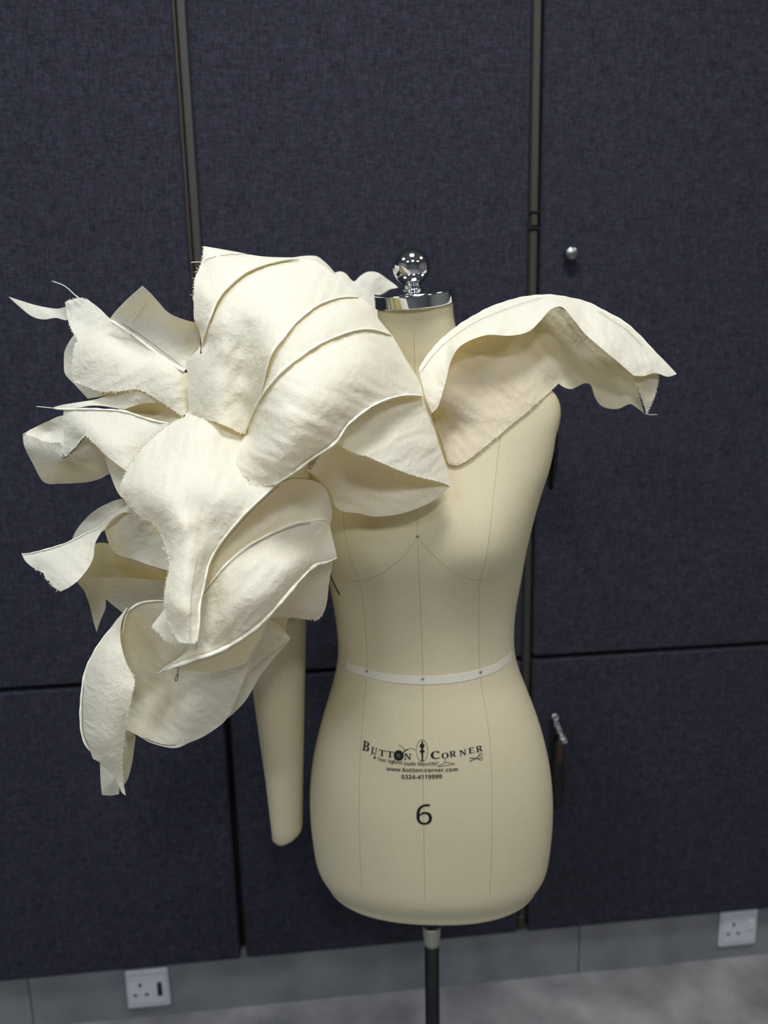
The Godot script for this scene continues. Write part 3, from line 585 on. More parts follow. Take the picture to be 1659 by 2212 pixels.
const LINES = [
	["piping", "sleeve", "muslin", 1.25, [-1058, 14119, 6250, -963, 14342, 6330, -864, 14548, 6300, -760, 14684, 6230, -591, 14837, 6050, -413, 14935, 5850, -194, 15014, 5600, -26, 15054, 5400]],
	["stitching", "sleeve", "thread", 0.25, [-950, 14319, 6335, -851, 14525, 6305, -747, 14661, 6235, -577, 14813, 6055, -400, 14911, 5855, -180, 14988, 5605, -12, 15029, 5405]],
	["piping", "sleeve", "muslin", 1.15, [-485, 13526, 6700, -430, 13684, 6800, -329, 13982, 6900, -202, 14151, 6850, -63, 14313, 6650, 172, 14498, 6250, 430, 14592, 5850, 640, 14611, 5530]],
	["stitching", "sleeve", "thread_pale", 0.16, [-425, 13667, 6815, -325, 13965, 6915, -198, 14133, 6865, -59, 14295, 6665, 176, 14479, 6265, 434, 14571, 5865]],
	["piping", "sleeve", "muslin", 1.5, [-648, 13205, 6550, -578, 13365, 6680, -470, 13553, 6850, -363, 13694, 6970, -212, 13850, 7000, -40, 13972, 6910, 147, 14088, 6750, 463, 14207, 6400, 724, 14240, 6050, 998, 14182, 5610]],
	["stitching", "sleeve", "thread_pale", 0.18, [-466, 13531, 6865, -359, 13673, 6985, -209, 13828, 7015, -36, 13950, 6925, 150, 14065, 6765, 466, 14183, 6415, 727, 14216, 6065]],
	["piping", "sleeve", "muslin", 1.9, [-323, 12784, 7250, -151, 12894, 7250, 12, 13001, 7200, 256, 13146, 7100, 403, 13314, 6970, 686, 13475, 6720, 997, 13536, 6350, 1297, 13506, 5950]],
	["stitching", "sleeve", "thread", 0.18, [-162, 12921, 7280, 0, 13028, 7230, 242, 13173, 7130, 389, 13340, 7000]],
	["piping", "sleeve", "muslin", 1.25, [-1062, 11501, 7972, -1044, 11658, 7871, -1042, 11784, 7792, -1014, 11921, 7648, -971, 12106, 7479, -863, 12270, 7350, -673, 12476, 7300, -493, 12638, 7250, -326, 12772, 7180]],
	["stitching", "sleeve", "thread", 0.29, [-946, 12097, 7484, -837, 12261, 7355, -647, 12466, 7305, -467, 12629, 7255, -300, 12763, 7185]],
	["stitching", "sleeve", "thread_pale", 0.16, [-1045, 12218, 7635, -1070, 12082, 7765, -1092, 11908, 7898, -1102, 11722, 7980, -1121, 11516, 7978]],
	["stitching", "sleeve", "thread", 0.25, [-329, 12762, 7120, -226, 12793, 7050, -137, 12790, 6970, 9, 12745, 6810, 103, 12685, 6670]],
	["piping", "sleeve", "muslin", 1.35, [-1061, 11785, 7350, -876, 11995, 7310, -700, 12135, 7210, -523, 12218, 7110, -343, 12281, 7010, -159, 12311, 6860, -18, 12296, 6710, 129, 12270, 6550, 193, 12194, 6450]],
	["stitching", "sleeve", "thread", 0.29, [-1060, 11767, 7365, -876, 11976, 7325, -700, 12116, 7225, -524, 12199, 7125, -343, 12261, 7025, -160, 12290, 6875, -19, 12275, 6725]],
	["piping", "sleeve", "muslin", 2.5, [250, 11855, 6600, 133, 11837, 6700, 10, 11850, 6850, -135, 11777, 7050, -276, 11662, 7200, -415, 11536, 7300, -553, 11419, 7350, -734, 11305, 7400, -956, 11206, 7450, -1172, 11160, 7500, -1361, 11122, 7550, -1494, 11075, 7550]],
	["stitching", "sleeve", "thread_pale", 0.18, [95, 11867, 6710, -27, 11879, 6860, -171, 11806, 7060, -311, 11691, 7210, -449, 11565, 7310, -587, 11448, 7360, -767, 11335, 7410, -988, 11236, 7460, -1203, 11189, 7510, -1392, 11152, 7560]],
	["piping", "sleeve", "muslin", 1.4, [-1944, 11455, 6710, -2144, 11217, 6650, -2331, 10986, 6650, -2460, 10734, 6650, -2510, 10471, 6700, -2540, 10186, 6710, -2516, 10028, 6750, -2455, 9916, 6790]],
	["stitching", "sleeve", "thread", 0.25, [-2462, 10638, 6730, -2484, 10397, 6770, -2494, 10144, 6790, -2438, 9996, 6840]],
	["piping", "sleeve", "muslin", 1.4, [-2045, 11123, 6580, -1959, 11381, 6670, -1833, 11481, 6670, -1689, 11503, 6670, -1557, 11496, 6670]],
	["stitching", "sleeve", "thread", 0.29, [-2021, 11221, 6710, -1975, 11371, 6710, -1903, 11438, 6710, -1810, 11488, 6710, -1684, 11503, 6700, -1552, 11501, 6700]],
	["stitching", "sleeve", "thread", 0.29, [-2006, 9943, 6580, -1864, 9930, 6680, -1677, 9910, 6780, -1556, 9901, 6780]],
	["piping", "sleeve", "muslin", 2.2, [-2129, 14412, 5590, -1874, 14246, 5690, -1643, 14067, 5810, -1410, 13910, 5950, -1294, 13836, 6010]],
	["stitching", "sleeve", "thread", 0.22, [-1985, 14373, 5650, -1741, 14213, 5750, -1538, 14060, 5850, -1326, 13899, 5960]],
	["stitching", "sleeve", "thread_pale", 0.18, [-1860, 14353, 5710, -1762, 14446, 5790, -1644, 14558, 5900]],
	["piping", "sleeve", "muslin", 1.6, [-2826, 13460, 5570, -2682, 13452, 5670, -2331, 13454, 5830, -1977, 13438, 6030, -1755, 13383, 6170, -1577, 13337, 6270, -1427, 13314, 6330]],
	["piping", "sleeve", "muslin", 1.1, [-3390, 11781, 5470, -3274, 11796, 5530, -2988, 11879, 5670, -2745, 11969, 5770, -2503, 12089, 5870, -2355, 12155, 5930, -2231, 12257, 5990, -1931, 12452, 6170]],
	["stitching", "sleeve", "thread", 0.22, [-1048, 14991, 5710, -903, 15039, 5650, -736, 15074, 5550, -516, 15088, 5410]],
	["piping", "collar", "muslin", 1.5, [1282, 13798, 5750, 1449, 13986, 5550, 1723, 14197, 5250, 2047, 14388, 5050, 2371, 14528, 4900, 2690, 14613, 4800, 3002, 14651, 4750, 3303, 14624, 4750, 3590, 14543, 4800, 3858, 14392, 4900, 4064, 14243, 5000, 4272, 14010, 5100, 4415, 13837, 5200]],
	["stitching", "collar", "thread", 0.18, [1289, 13753, 5810, 1443, 13923, 5650, 1675, 14108, 5450, 2004, 14299, 5250, 2392, 14448, 5050, 2719, 14550, 4910, 2967, 14607, 4830]],
	["stitching", "collar", "thread", 0.18, [3657, 14438, 4950, 3854, 14289, 5070, 4034, 14166, 5150, 4185, 13994, 5230]],
	["stitching", "collar", "thread", 0.18, [1545, 13198, 5434, 1727, 13408, 5362, 1935, 13593, 5314]],
	["loose_thread", "sleeve", "thread", 0.1, [-1034, 11672, 7910, -1029, 11653, 7670, -1004, 11736, 7590, -1011, 11798, 7570, -1037, 11816, 7650, -1039, 11790, 7810]],
	["loose_thread", "sleeve", "thread", 0.1, [-971, 11879, 7430, -911, 11931, 7430, -859, 11961, 7420, -869, 11925, 7420, -935, 11895, 7430]],
	["loose_thread", "sleeve", "thread", 0.1, [-1156, 11497, 7970, -1197, 11395, 7850, -1334, 11205, 7550, -1459, 11155, 7590]],
	["loose_thread", "sleeve", "muslin", 0.5, [-2851, 14875, 5050, -2714, 14817, 5050, -2580, 14698, 5110, -2512, 14654, 5130]],
	["loose_thread", "sleeve", "muslin", 0.5, [-1207, 15005, 5550, -1137, 15005, 5590, -1065, 14998, 5650]],
	["loose_thread", "sleeve", "muslin", 0.45, [-3028, 13482, 5510, -2912, 13470, 5530, -2817, 13458, 5550]],
	["loose_thread", "collar", "muslin", 0.5, [4234, 13164, 5170, 4324, 13143, 5150, 4434, 13142, 5110]],
]
const BODY = [  # height, half width, front, back, shift x, shift z, in millimetres
	[628.0, 112.0, 68.0, 75.0, 0.0, 0.0],
	[633.0, 143.0, 90.0, 100.0, 0.0, 0.0],
	[648.0, 156.0, 98.0, 112.0, 0.0, 0.0],
	[672.0, 166.5, 108.0, 122.0, 0.0, 0.0],
	[710.0, 171.5, 111.0, 128.0, 0.0, 0.0],
	[757.0, 173.5, 112.0, 131.0, 0.0, 0.0],
	[802.0, 171.0, 112.0, 130.0, 0.0, 0.0],
	[846.0, 164.0, 110.0, 124.0, 0.0, 0.0],
	[891.0, 152.0, 106.0, 113.0, 0.0, 0.0],
	[934.0, 137.5, 99.0, 101.0, -1.0, 0.0],
	[972.0, 125.5, 92.0, 93.0, -3.0, 0.0],
	[1004.0, 120.5, 89.0, 90.0, -4.0, 0.0],
	[1050.0, 122.0, 92.0, 93.0, -5.0, 0.0],
	[1100.0, 129.0, 101.0, 98.0, -5.0, 0.0],
	[1140.0, 135.0, 107.0, 103.0, -5.0, 0.0],
	[1180.0, 143.5, 108.0, 108.0, -5.0, 0.0],
	[1215.0, 153.0, 105.0, 111.0, -5.0, 0.0],
	[1250.0, 164.0, 97.0, 112.0, -5.0, 0.0],
	[1290.0, 172.0, 84.0, 108.0, -5.0, 0.0],
	[1325.0, 176.0, 69.0, 97.0, -5.0, 0.0],
	[1350.0, 163.0, 58.0, 83.0, -6.0, 1.0],
	[1368.0, 130.0, 51.0, 69.0, -7.0, 3.0],
	[1382.0, 92.0, 47.0, 58.0, -8.0, 5.0],
	[1395.0, 68.0, 46.0, 52.0, -9.0, 7.0],
	[1410.0, 54.5, 45.5, 48.0, -10.0, 9.0],
	[1435.0, 48.0, 45.0, 46.5, -11.5, 13.0],
	[1462.0, 46.5, 45.5, 45.5, -12.5, 17.5],
]
const BODY_SEAMS = [  # x, height in tenths of a millimetre on the front of the form
	[-130, 14234, -129, 13989, -112, 13224, -99, 12428, -102, 11855, -83, 10990, -67, 10087, -64, 9843, -70, 9136, -73, 8210, -71, 7338, -70, 6910],
	[904, 13040, 864, 12775, 811, 12410, 770, 12105, 722, 11739, 677, 11474, 639, 11295, 634, 10890, 642, 10425, 662, 9976, 685, 9735, 737, 9439, 781, 9092, 803, 8611, 810, 8102, 802, 7433, 788, 6937],
	[-996, 12115, -973, 11892, -909, 11553, -831, 11269, -794, 10880, -787, 10409, -794, 9988, -818, 9708, -858, 9292, -895, 8809, -919, 8178, -927, 7431, -918, 6927],
	[-102, 11855, -197, 11707, -336, 11560, -517, 11418, -680, 11325, -831, 11263, -986, 11259, -1101, 11289],
	[-102, 11855, -5, 11721, 130, 11587, 294, 11451, 459, 11348, 639, 11289, 800, 11292, 947, 11319, 1048, 11345],
]
const TAPE = [-1087, 9934, -936, 9945, -789, 9940, -562, 9921, -322, 9913, -69, 9909, 207, 9917, 442, 9933, 668, 9956, 865, 9978, 1008, 10007, 1100, 10028]
const BODY_PINS = [-102, 11855, -789, 9968, -69, 9930, 668, 9975]
const STRAP = [[-0.1252, 1.1301, 0.0615], [-0.123, 1.1172, 0.0595], [-0.1181, 1.107, 0.0628], [-0.112, 1.0959, 0.0666]]
const WIRE_PINS = [
	["bent black wire pin at the lower tip of the big shell panel", [97, 13052, 7270, 51, 13002, 7280, -4, 12948, 7290, -9, 12930, 7290, 8, 12925, 7290, 36, 12968, 7290, 64, 12988, 7280], "safety_pin", "thread"],
	["small black wire loop hanging below the petal's pinned point", [-1323, 11102, 7530, -1336, 11033, 7510, -1364, 10984, 7490, -1370, 10960, 7490, -1358, 10950, 7490, -1341, 10982, 7500, -1333, 11051, 7520], "safety_pin", "thread"],
	["long steel pin sticking out of the petal's lower point", [-1584, 11037, 7610, -1492, 11087, 7600, -1386, 11146, 7570], "dressmaker_pin", "steel"],
	["wire pin hanging on the raw edge of the tall peaked panel", [-1068, 14179, 6290, -1063, 14109, 6290, -1076, 14016, 6280, -1087, 13983, 6280, -1075, 13955, 6280, -1056, 13963, 6280, -1063, 14001, 6280, -1068, 14048, 6290], "safety_pin", "thread"],
	["tiny wire pin at the folded corner of the curled petal", [-2716, 12974, 5790, -2695, 12954, 5800, -2692, 12933, 5800, -2711, 12922, 5790, -2727, 12937, 5780], "safety_pin", "thread"],
	["short steel pin in the far tip of the curled petal", [-3294, 13124, 5290, -3253, 13157, 5310, -3226, 13186, 5290], "dressmaker_pin", "steel"],
	["short steel pin at the end of the hanging petal", [-1062, 11534, 7990, -1068, 11474, 7970, -1078, 11432, 7950], "dressmaker_pin", "steel"],
]

# ---------------------------------------------------------------- dress form
func body_row(y: float) -> Array:
	var n := BODY.size()
	var i := 0
	while i < n - 2 and BODY[i + 1][0] * 0.001 < y:
		i += 1
	var h: float = (BODY[i + 1][0] - BODY[i][0]) * 0.001
	var t := clampf((y - BODY[i][0] * 0.001) / h, 0.0, 1.0)
	var t2 := t * t
	var t3 := t2 * t
	var out := []
	for k in range(1, 6):
		var tan := []
		for q in [i, i + 1]:
			var a: int = max(0, q - 1)
			var b: int = min(n - 1, q + 1)
			tan.append((BODY[b][k] - BODY[a][k]) / (BODY[b][0] - BODY[a][0]))
		out.append((2 * t3 - 3 * t2 + 1) * BODY[i][k] * 0.001 + (t3 - 2 * t2 + t) * h * tan[0] + (3 * t2 - 2 * t3) * BODY[i + 1][k] * 0.001 + (t3 - t2) * h * tan[1])
	return out

func bust(x: float, y: float) -> float:
	var e := 0.0
	for s in [-1.0, 1.0]:
		var dx: float = (x - s * 0.083) / 0.062
		var dy := (y - 1.168) / (0.052 if y < 1.168 else 0.052 * 1.35)
		e += 0.030 * exp(-dx * dx - dy * dy)
	return e

func body_front(x: float, y: float) -> float:
	var r := body_row(y)
	var q: float = min(1.0, abs((x - r[3]) / r[0]))
	var k := pow(1.0 - pow(q, 2.3), 1.0 / 2.3)
	return r[4] + r[1] * k + bust(x - r[3], y) * k

func on_body(x: float, y: float, lift: float) -> Vector3:
	return Vector3(x, y, body_front(x, y) + lift)

func build_form() -> void:
	var form := thing("dress_form", "cream canvas dress form on a black pole, draped with muslin, numbered 6", "dress form", FORM)
	form.rotation_degrees.y = FORM_TURN
	var st := SurfaceTool.new()
	st.begin(Mesh.PRIMITIVE_TRIANGLES)
	var sides := 112
	var ys := PackedFloat32Array()
	for i in BODY.size() - 1:
		for k in 6:
			ys.append(lerpf(BODY[i][0], BODY[i + 1][0], k / 6.0) * 0.001)
	ys.append(BODY[-1][0] * 0.001)
	for y in ys:
		var r := body_row(y)
		for j in sides:
			var a := TAU * j / sides
			var kx := signf(cos(a)) * pow(abs(cos(a)), 2.0 / 2.3)
			var kz := pow(abs(sin(a)), 2.0 / 2.3)
			var x: float = r[0] * kx
			var z: float = r[1] * kz + bust(x, y) * kz if sin(a) >= 0.0 else -r[2] * kz
			var lean := clampf((y - 1.415) / 0.047, 0.0, 1.0)   # the neck is cut off aslant under its cap
			st.add_vertex(Vector3(x + r[3], y + lean * (x * 0.065 - z * 0.19), z + r[4]))
	var n := ys.size()
	st.add_vertex(Vector3(0, ys[0], 0))
	var rt := body_row(ys[n - 1])
	st.add_vertex(Vector3(rt[3], ys[n - 1], rt[4]))
	for i in n - 1:
		for j in sides:
			var a := i * sides + j
			var b := i * sides + (j + 1) % sides
			for k in [a, b, a + sides, b, b + sides, a + sides]:
				st.add_index(k)
	for j in sides:
		for k in [n * sides, (j + 1) % sides, j, n * sides + 1, (n - 1) * sides + j, (n - 1) * sides + (j + 1) % sides]:
			st.add_index(k)
	st.generate_normals()
	part("torso", st.commit(), M.canvas, form)
	# sewn seams: a thin ridge of thread along the joins of the canvas
	for s in BODY_SEAMS:
		var pts := PackedVector3Array()
		for k in range(0, s.size(), 2):
			pts.append(Vector3(s[k] * 1e-4, s[k + 1] * 1e-4, 0))
		var line := smooth_open(pts, 0.006)
		for k in line.size():
			line[k] = on_body(line[k].x, line[k].y, 0.0)
		part("seam", tube(line, 0.00034, 6), M.seam, form)
	# neck cap with its ball
	var cap := part("neck_cap", lathe([[0.0, 0.0], [0.049, 0.0], [0.0503, 0.0], [0.0510, 0.0006], [0.0512, 0.0015], [0.0512, 0.0022], [0.0512, 0.0135], [0.0512, 0.0142], [0.0510, 0.0156], [0.0503, 0.0167], [0.0490, 0.0172], [0.047, 0.0173], [0.03, 0.0175], [0.0, 0.0176]], 96), M.chrome, form, Vector3(-0.0115, 1.4565, 0.0175))
	cap.rotation_degrees = Vector3(10.5, 0.0, 3.7)
	var prof := [[0.0, 0.0], [0.0125, 0.0], [0.0128, 0.0003], [0.0128, 0.0012], [0.0125, 0.0015], [0.0104, 0.0016], [0.0101, 0.0019], [0.0101, 0.0060], [0.0103, 0.0066]]
	var br := 0.0232
	for k in 25:
		var a := lerpf(-1.06, PI / 2.0, k / 24.0)
		prof.append([br * cos(a), 0.0272 + br * sin(a)])
	part("ball_finial", lathe(prof, 64), M.chrome, cap, Vector3(-0.001, 0.0174, 0.0))
	# stuffed arm, from the shoulder down to the wrist
	var arm := SurfaceTool.new()
	arm.begin(Mesh.PRIMITIVE_TRIANGLES)
	# height, centre x, centre z, half width, half depth
	var rings := [[0.712, -0.2075, 0.020, 0.004, 0.004], [0.7135, -0.2075, 0.020, 0.016, 0.017], [0.720, -0.2075, 0.019, 0.0215, 0.023], [0.735, -0.207, 0.019, 0.0228, 0.025], [0.80, -0.2075, 0.016, 0.0265, 0.030], [0.87, -0.209, 0.012, 0.0315, 0.035], [0.93, -0.2105, 0.008, 0.0355, 0.039], [1.0, -0.2105, 0.004, 0.0395, 0.042], [1.06, -0.209, 0.0, 0.0415, 0.044], [1.12, -0.205, -0.004, 0.0435, 0.047], [1.2, -0.198, -0.006, 0.047, 0.052], [1.27, -0.187, -0.006, 0.048, 0.055], [1.32, -0.172, -0.005, 0.042, 0.050], [1.345, -0.158, -0.004, 0.026, 0.034], [1.352, -0.150, -0.004, 0.004, 0.005]]
	var asides := 40
	for r in rings:
		for j in asides:
			var a := TAU * j / asides
			arm.add_vertex(Vector3(r[1] + cos(a) * r[3], r[0] + (0.006 * cos(a) if r[0] < 0.73 else 0.0), r[2] + sin(a) * r[4]))
	for i in rings.size() - 1:
		for j in asides:
			var a := i * asides + j
			var b := i * asides + (j + 1) % asides
			for k in [a, b, a + asides, b, b + asides, a + asides]:
				arm.add_index(k)
	arm.generate_normals()
	var am := part("arm", arm.commit(), M.canvas, form)
	part("hanging_loop", tube(PackedVector3Array([Vector3(-0.216, 0.716, 0.02), Vector3(-0.217, 0.705, 0.02), Vector3(-0.214, 0.700, 0.02), Vector3(-0.211, 0.706, 0.02), Vector3(-0.2115, 0.716, 0.02)]), 0.0009), M.steel, am)
	# plate that closes the bare armhole
	var plate := part("armhole_plate", lathe([[0.0, 0.006], [0.030, 0.0055], [0.040, 0.003], [0.0415, 0.0], [0.0, 0.0]], 36, Vector2(1.45, 1.0)), M.dark_steel, form, Vector3(0.1622, 1.275, -0.016))
	plate.rotation_degrees = Vector3(0, 0, -90)
	var strap := PackedVector3Array()
	for q in STRAP:
		strap.append(Vector3(q[0], q[1], q[2]))
	part("armhole_cord", tube(smooth_open(strap, 0.004), 0.0010), M.cord, form)
	# stand
	part("stand_socket", lathe([[0.0, 0.632], [0.0138, 0.632], [0.0138, 0.562], [0.012, 0.556], [0.0, 0.556]], 32), M.pole, form)
	part("stand_collar", lathe([[0.0, 0.558], [0.0132, 0.558], [0.0138, 0.552], [0.0122, 0.532], [0.0118, 0.526], [0.0, 0.526]], 32), M.collar, form)
	part("stand_pole", lathe([[0.0, 0.530], [0.0109, 0.530], [0.0109, 0.06], [0.0, 0.06]], 32), M.pole, form)
	part("stand_hub", lathe([[0.0, 0.105], [0.022, 0.104], [0.026, 0.098], [0.028, 0.05], [0.022, 0.044], [0.0, 0.044]], 32), M.pole, form)
	for k in 5:
		var dir := Vector3(cos(TAU * k / 5.0 + 0.3), 0, sin(TAU * k / 5.0 + 0.3))
		var leg := part("stand_leg", tube(smooth_open(PackedVector3Array([dir * 0.02 + Vector3(0, 0.075, 0), dir * 0.12 + Vector3(0, 0.072, 0), dir * 0.2 + Vector3(0, 0.056, 0), dir * 0.215 + Vector3(0, 0.045, 0)]), 0.02), 0.011), M.pole, form)
		var wheel := part("caster", lathe([[0.0, -0.009], [0.019, -0.009], [0.0215, -0.006], [0.0215, 0.006], [0.019, 0.009], [0.0, 0.009]], 24), M.pole, leg, dir * 0.215 + Vector3(0, 0.0225, 0))
		wheel.rotation = Vector3(0, atan2(dir.x, dir.z) + 0.6, PI / 2.0)

# ---------------------------------------------------------------- the print on the belly of the form
# places on the print are given in sixtieths of a centimetre right of and below its middle
func print_at(u: float, v: float, lift := 0.0005) -> Vector3:
	return on_body(-0.0082 + u * 0.000599, 0.8815 - v * 0.000624 + u * 0.000029, lift)

func ink_text(text: String, u: float, v: float, height: float, turn: float, font: Font, parent: Node, width: float, called := "printed_letters") -> void:
	var tm := TextMesh.new()
	tm.text = text
	tm.font = font
	tm.font_size = 64
	tm.pixel_size = 0.01
	tm.depth = 0.0
	tm.curve_step = 2.0
	tm.horizontal_alignment = HORIZONTAL_ALIGNMENT_CENTER
	tm.vertical_alignment = VERTICAL_ALIGNMENT_CENTER
	var arr := tm.surface_get_arrays(0)
	var verts: PackedVector3Array = arr[Mesh.ARRAY_VERTEX]
	var lo := Vector2(1e9, 1e9)
	var hi := -lo
	for p in verts:
		lo = lo.min(Vector2(p.x, p.y))
		hi = hi.max(Vector2(p.x, p.y))
	var k := height / (hi.y - lo.y)
	var kw := width / (hi.x - lo.x)
	var mid := (lo + hi) / 2.0
	var normals := PackedVector3Array()
	for i in verts.size():
		var q := Vector2((verts[i].x - mid.x) * kw, -(verts[i].y - mid.y) * k).rotated(deg_to_rad(turn))
		verts[i] = print_at(u + q.x, v + q.y)
		normals.append(Vector3(0, 0, 1))
	var out := []
	out.resize(Mesh.ARRAY_MAX)
	out[Mesh.ARRAY_VERTEX] = verts
	out[Mesh.ARRAY_NORMAL] = normals
	if arr[Mesh.ARRAY_INDEX] != null:
		out[Mesh.ARRAY_INDEX] = arr[Mesh.ARRAY_INDEX]
	var am := ArrayMesh.new()
	am.add_surface_from_arrays(Mesh.PRIMITIVE_TRIANGLES, out)
	part(called, am, M.ink, parent)

func ink_line(pts: Array, width: float, parent: Node, called := "printed_line") -> void:
	var line := PackedVector3Array()
	for p in pts:
		line.append(Vector3(p[0], p[1], 0))
	line = smooth_open(line, 3.0)
	var st := SurfaceTool.new()
	st.begin(Mesh.PRIMITIVE_TRIANGLES)
	for i in line.size():
		var t := (line[min(line.size() - 1, i + 1)] - line[max(0, i - 1)]).normalized()
		var side := Vector3(-t.y, t.x, 0) * width * 0.5
		for s in [1.0, -1.0]:
			st.set_normal(Vector3(0, 0, 1))
			st.add_vertex(print_at(line[i].x + side.x * s, line[i].y + side.y * s))
	for i in line.size() - 1:
		for k in [i * 2, i * 2 + 1, i * 2 + 2, i * 2 + 1, i * 2 + 3, i * 2 + 2]:
			st.add_index(k)
	part(called, st.commit(), M.ink, parent)

func ink_shape(pts: Array, parent: Node, called: String, mat: Material = null, lift := 0.0005) -> void:
	var poly := PackedVector2Array()
	for p in pts:
		poly.append(Vector2(p[0], p[1]))
	var tri := Geometry2D.triangulate_polygon(poly)
	var st := SurfaceTool.new()
	st.begin(Mesh.PRIMITIVE_TRIANGLES)
	for k in tri:
		st.set_normal(Vector3(0, 0, 1))
		st.add_vertex(print_at(poly[k].x, poly[k].y, lift))
	part(called, st.commit(), mat if mat else M.ink, parent)

func oval(u: float, v: float, a: float, b: float, n := 28) -> Array:
	var out := []
	for k in n:
		out.append([u + cos(TAU * k / n) * a, v + sin(TAU * k / n) * b])
	return out

func build_print() -> void:
	var form := get_node("dress_form")
	var sheet := Node3D.new()
	sheet.name = "print"
	sheet.set_meta("label", "black printed shop lettering and size number on the canvas belly")
	form.add_child(sheet)
	var serif := SystemFont.new()
	serif.font_names = PackedStringArray(["Droid Serif"])
	serif.font_weight = 700
	var sans := SystemFont.new()
	sans.font_names = PackedStringArray(["Droid Sans"])
	sans.font_weight = 700
	var plain := SystemFont.new()
	plain.font_names = PackedStringArray(["Droid Sans"])
	for g in [["B", -122.0, -35.5, 20.0, 8.0, 15.5], ["U", -104.0, -28.6, 13.5, 8.0, 14.0], ["T", -86.5, -25.2, 13.0, 6.0, 14.5], ["T", -69.0, -23.6, 13.0, 5.0, 15.0], ["N", -31.0, -19.8, 13.0, 3.0, 16.0],
			["C", 27.3, -21.9, 16.0, 0.0, 19.0], ["O", 48.5, -19.8, 12.0, -2.0, 15.0], ["R", 64.8, -22.0, 12.0, -4.0, 14.5], ["N", 86.2, -22.6, 12.0, -5.0, 15.0], ["E", 104.0, -25.2, 12.0, -6.0, 12.0], ["R", 121.0, -26.0, 12.0, -7.0, 14.5]]:
		ink_text(g[0], g[1], g[2], g[3], g[4], serif, sheet, g[5])
	ink_shape(oval(-50.5, -22.0, 11.0, 11.0), sheet, "printed_button")
	for q in [[-52.5, -24.0], [-48.5, -24.0], [-52.5, -20.0], [-48.5, -20.0]]:
		ink_shape(oval(q[0], q[1], 0.9, 0.9, 8), sheet, "printed_button_hole", M.canvas, 0.0008)
	# needle and thread, a second bent wire under the U
	ink_line([[-50, -44.5], [-44, -41], [-39, -36], [-36, -33], [-30, -35], [-22, -37], [-14, -33]], 1.0, sheet)
	ink_line([[-42, -27], [-36, -32.5], [-30, -35]], 2.2, sheet)
	ink_line([[-58, -14], [-66, -6]], 1.3, sheet)
	ink_line([[-112, -17.5], [-108, -24], [-103, -21], [-101, -14], [-103, -12.5]], 1.4, sheet)
	ink_shape(oval(-103.5, -13.5, 2.0, 2.4, 12), sheet, "printed_knot")
	var ring := oval(-0.5, -32.0, 12.0, 22.5, 36)
	ring.append(ring[0])
	ink_line(ring, 0.9, sheet, "printed_oval")
	ink_shape([[-1.2, -52], [1.2, -52], [1.6, -47], [5.5, -43], [4, -39], [1.6, -36], [3, -33], [6.5, -29.5], [2.2, -27.5], [1.6, -12], [5, -10.5], [-4, -10.5], [-1.6, -12], [-2, -27.5], [-6.5, -29.5], [-3, -33], [-1.6, -36], [-4.5, -39], [-6, -43], [-1.6, -47]], sheet, "printed_mannequin")
	ink_text("Your Apparel", -70.0, -8.5, 10.5, 6.0, serif, sheet, 54.0)
	ink_text("Guide Since1967", -2.5, -4.6, 8.4, 1.5, serif, sheet, 75.0)
	ink_line([[48, -13], [49, -10], [48, -8], [49.5, -6]], 1.2, sheet)
	ink_line([[49.5, -6], [33, 2.5]], 1.1, sheet)
	ink_line([[49.5, -6], [69, -1]], 1.1, sheet)
	ink_line([[33, 2.5], [50, 1], [69, -1]], 1.1, sheet)
	# scissors
	ink_line([[100, -10], [112, -8], [121, -5]], 1.6, sheet)
	ink_line([[100, -3], [112, -7], [121, -12]], 1.6, sheet)
	for q in [[124.0, -14.0], [125.0, -5.0]]:
		var loop := oval(q[0], q[1], 3.4, 2.8, 16)
		loop.append(loop[0])
		ink_line(loop, 1.1, sheet)
	ink_text("www.button-corner.com", -1.6, 8.7, 9.0, 1.4, sans, sheet, 153.0)
	ink_text("0324-4119999", -1.8, 23.4, 9.4, 0.5, sans, sheet, 86.4)
	ink_text("6", 2.7, 106.0, 46.0, 0.0, plain, sheet, 33.4, "printed_number")

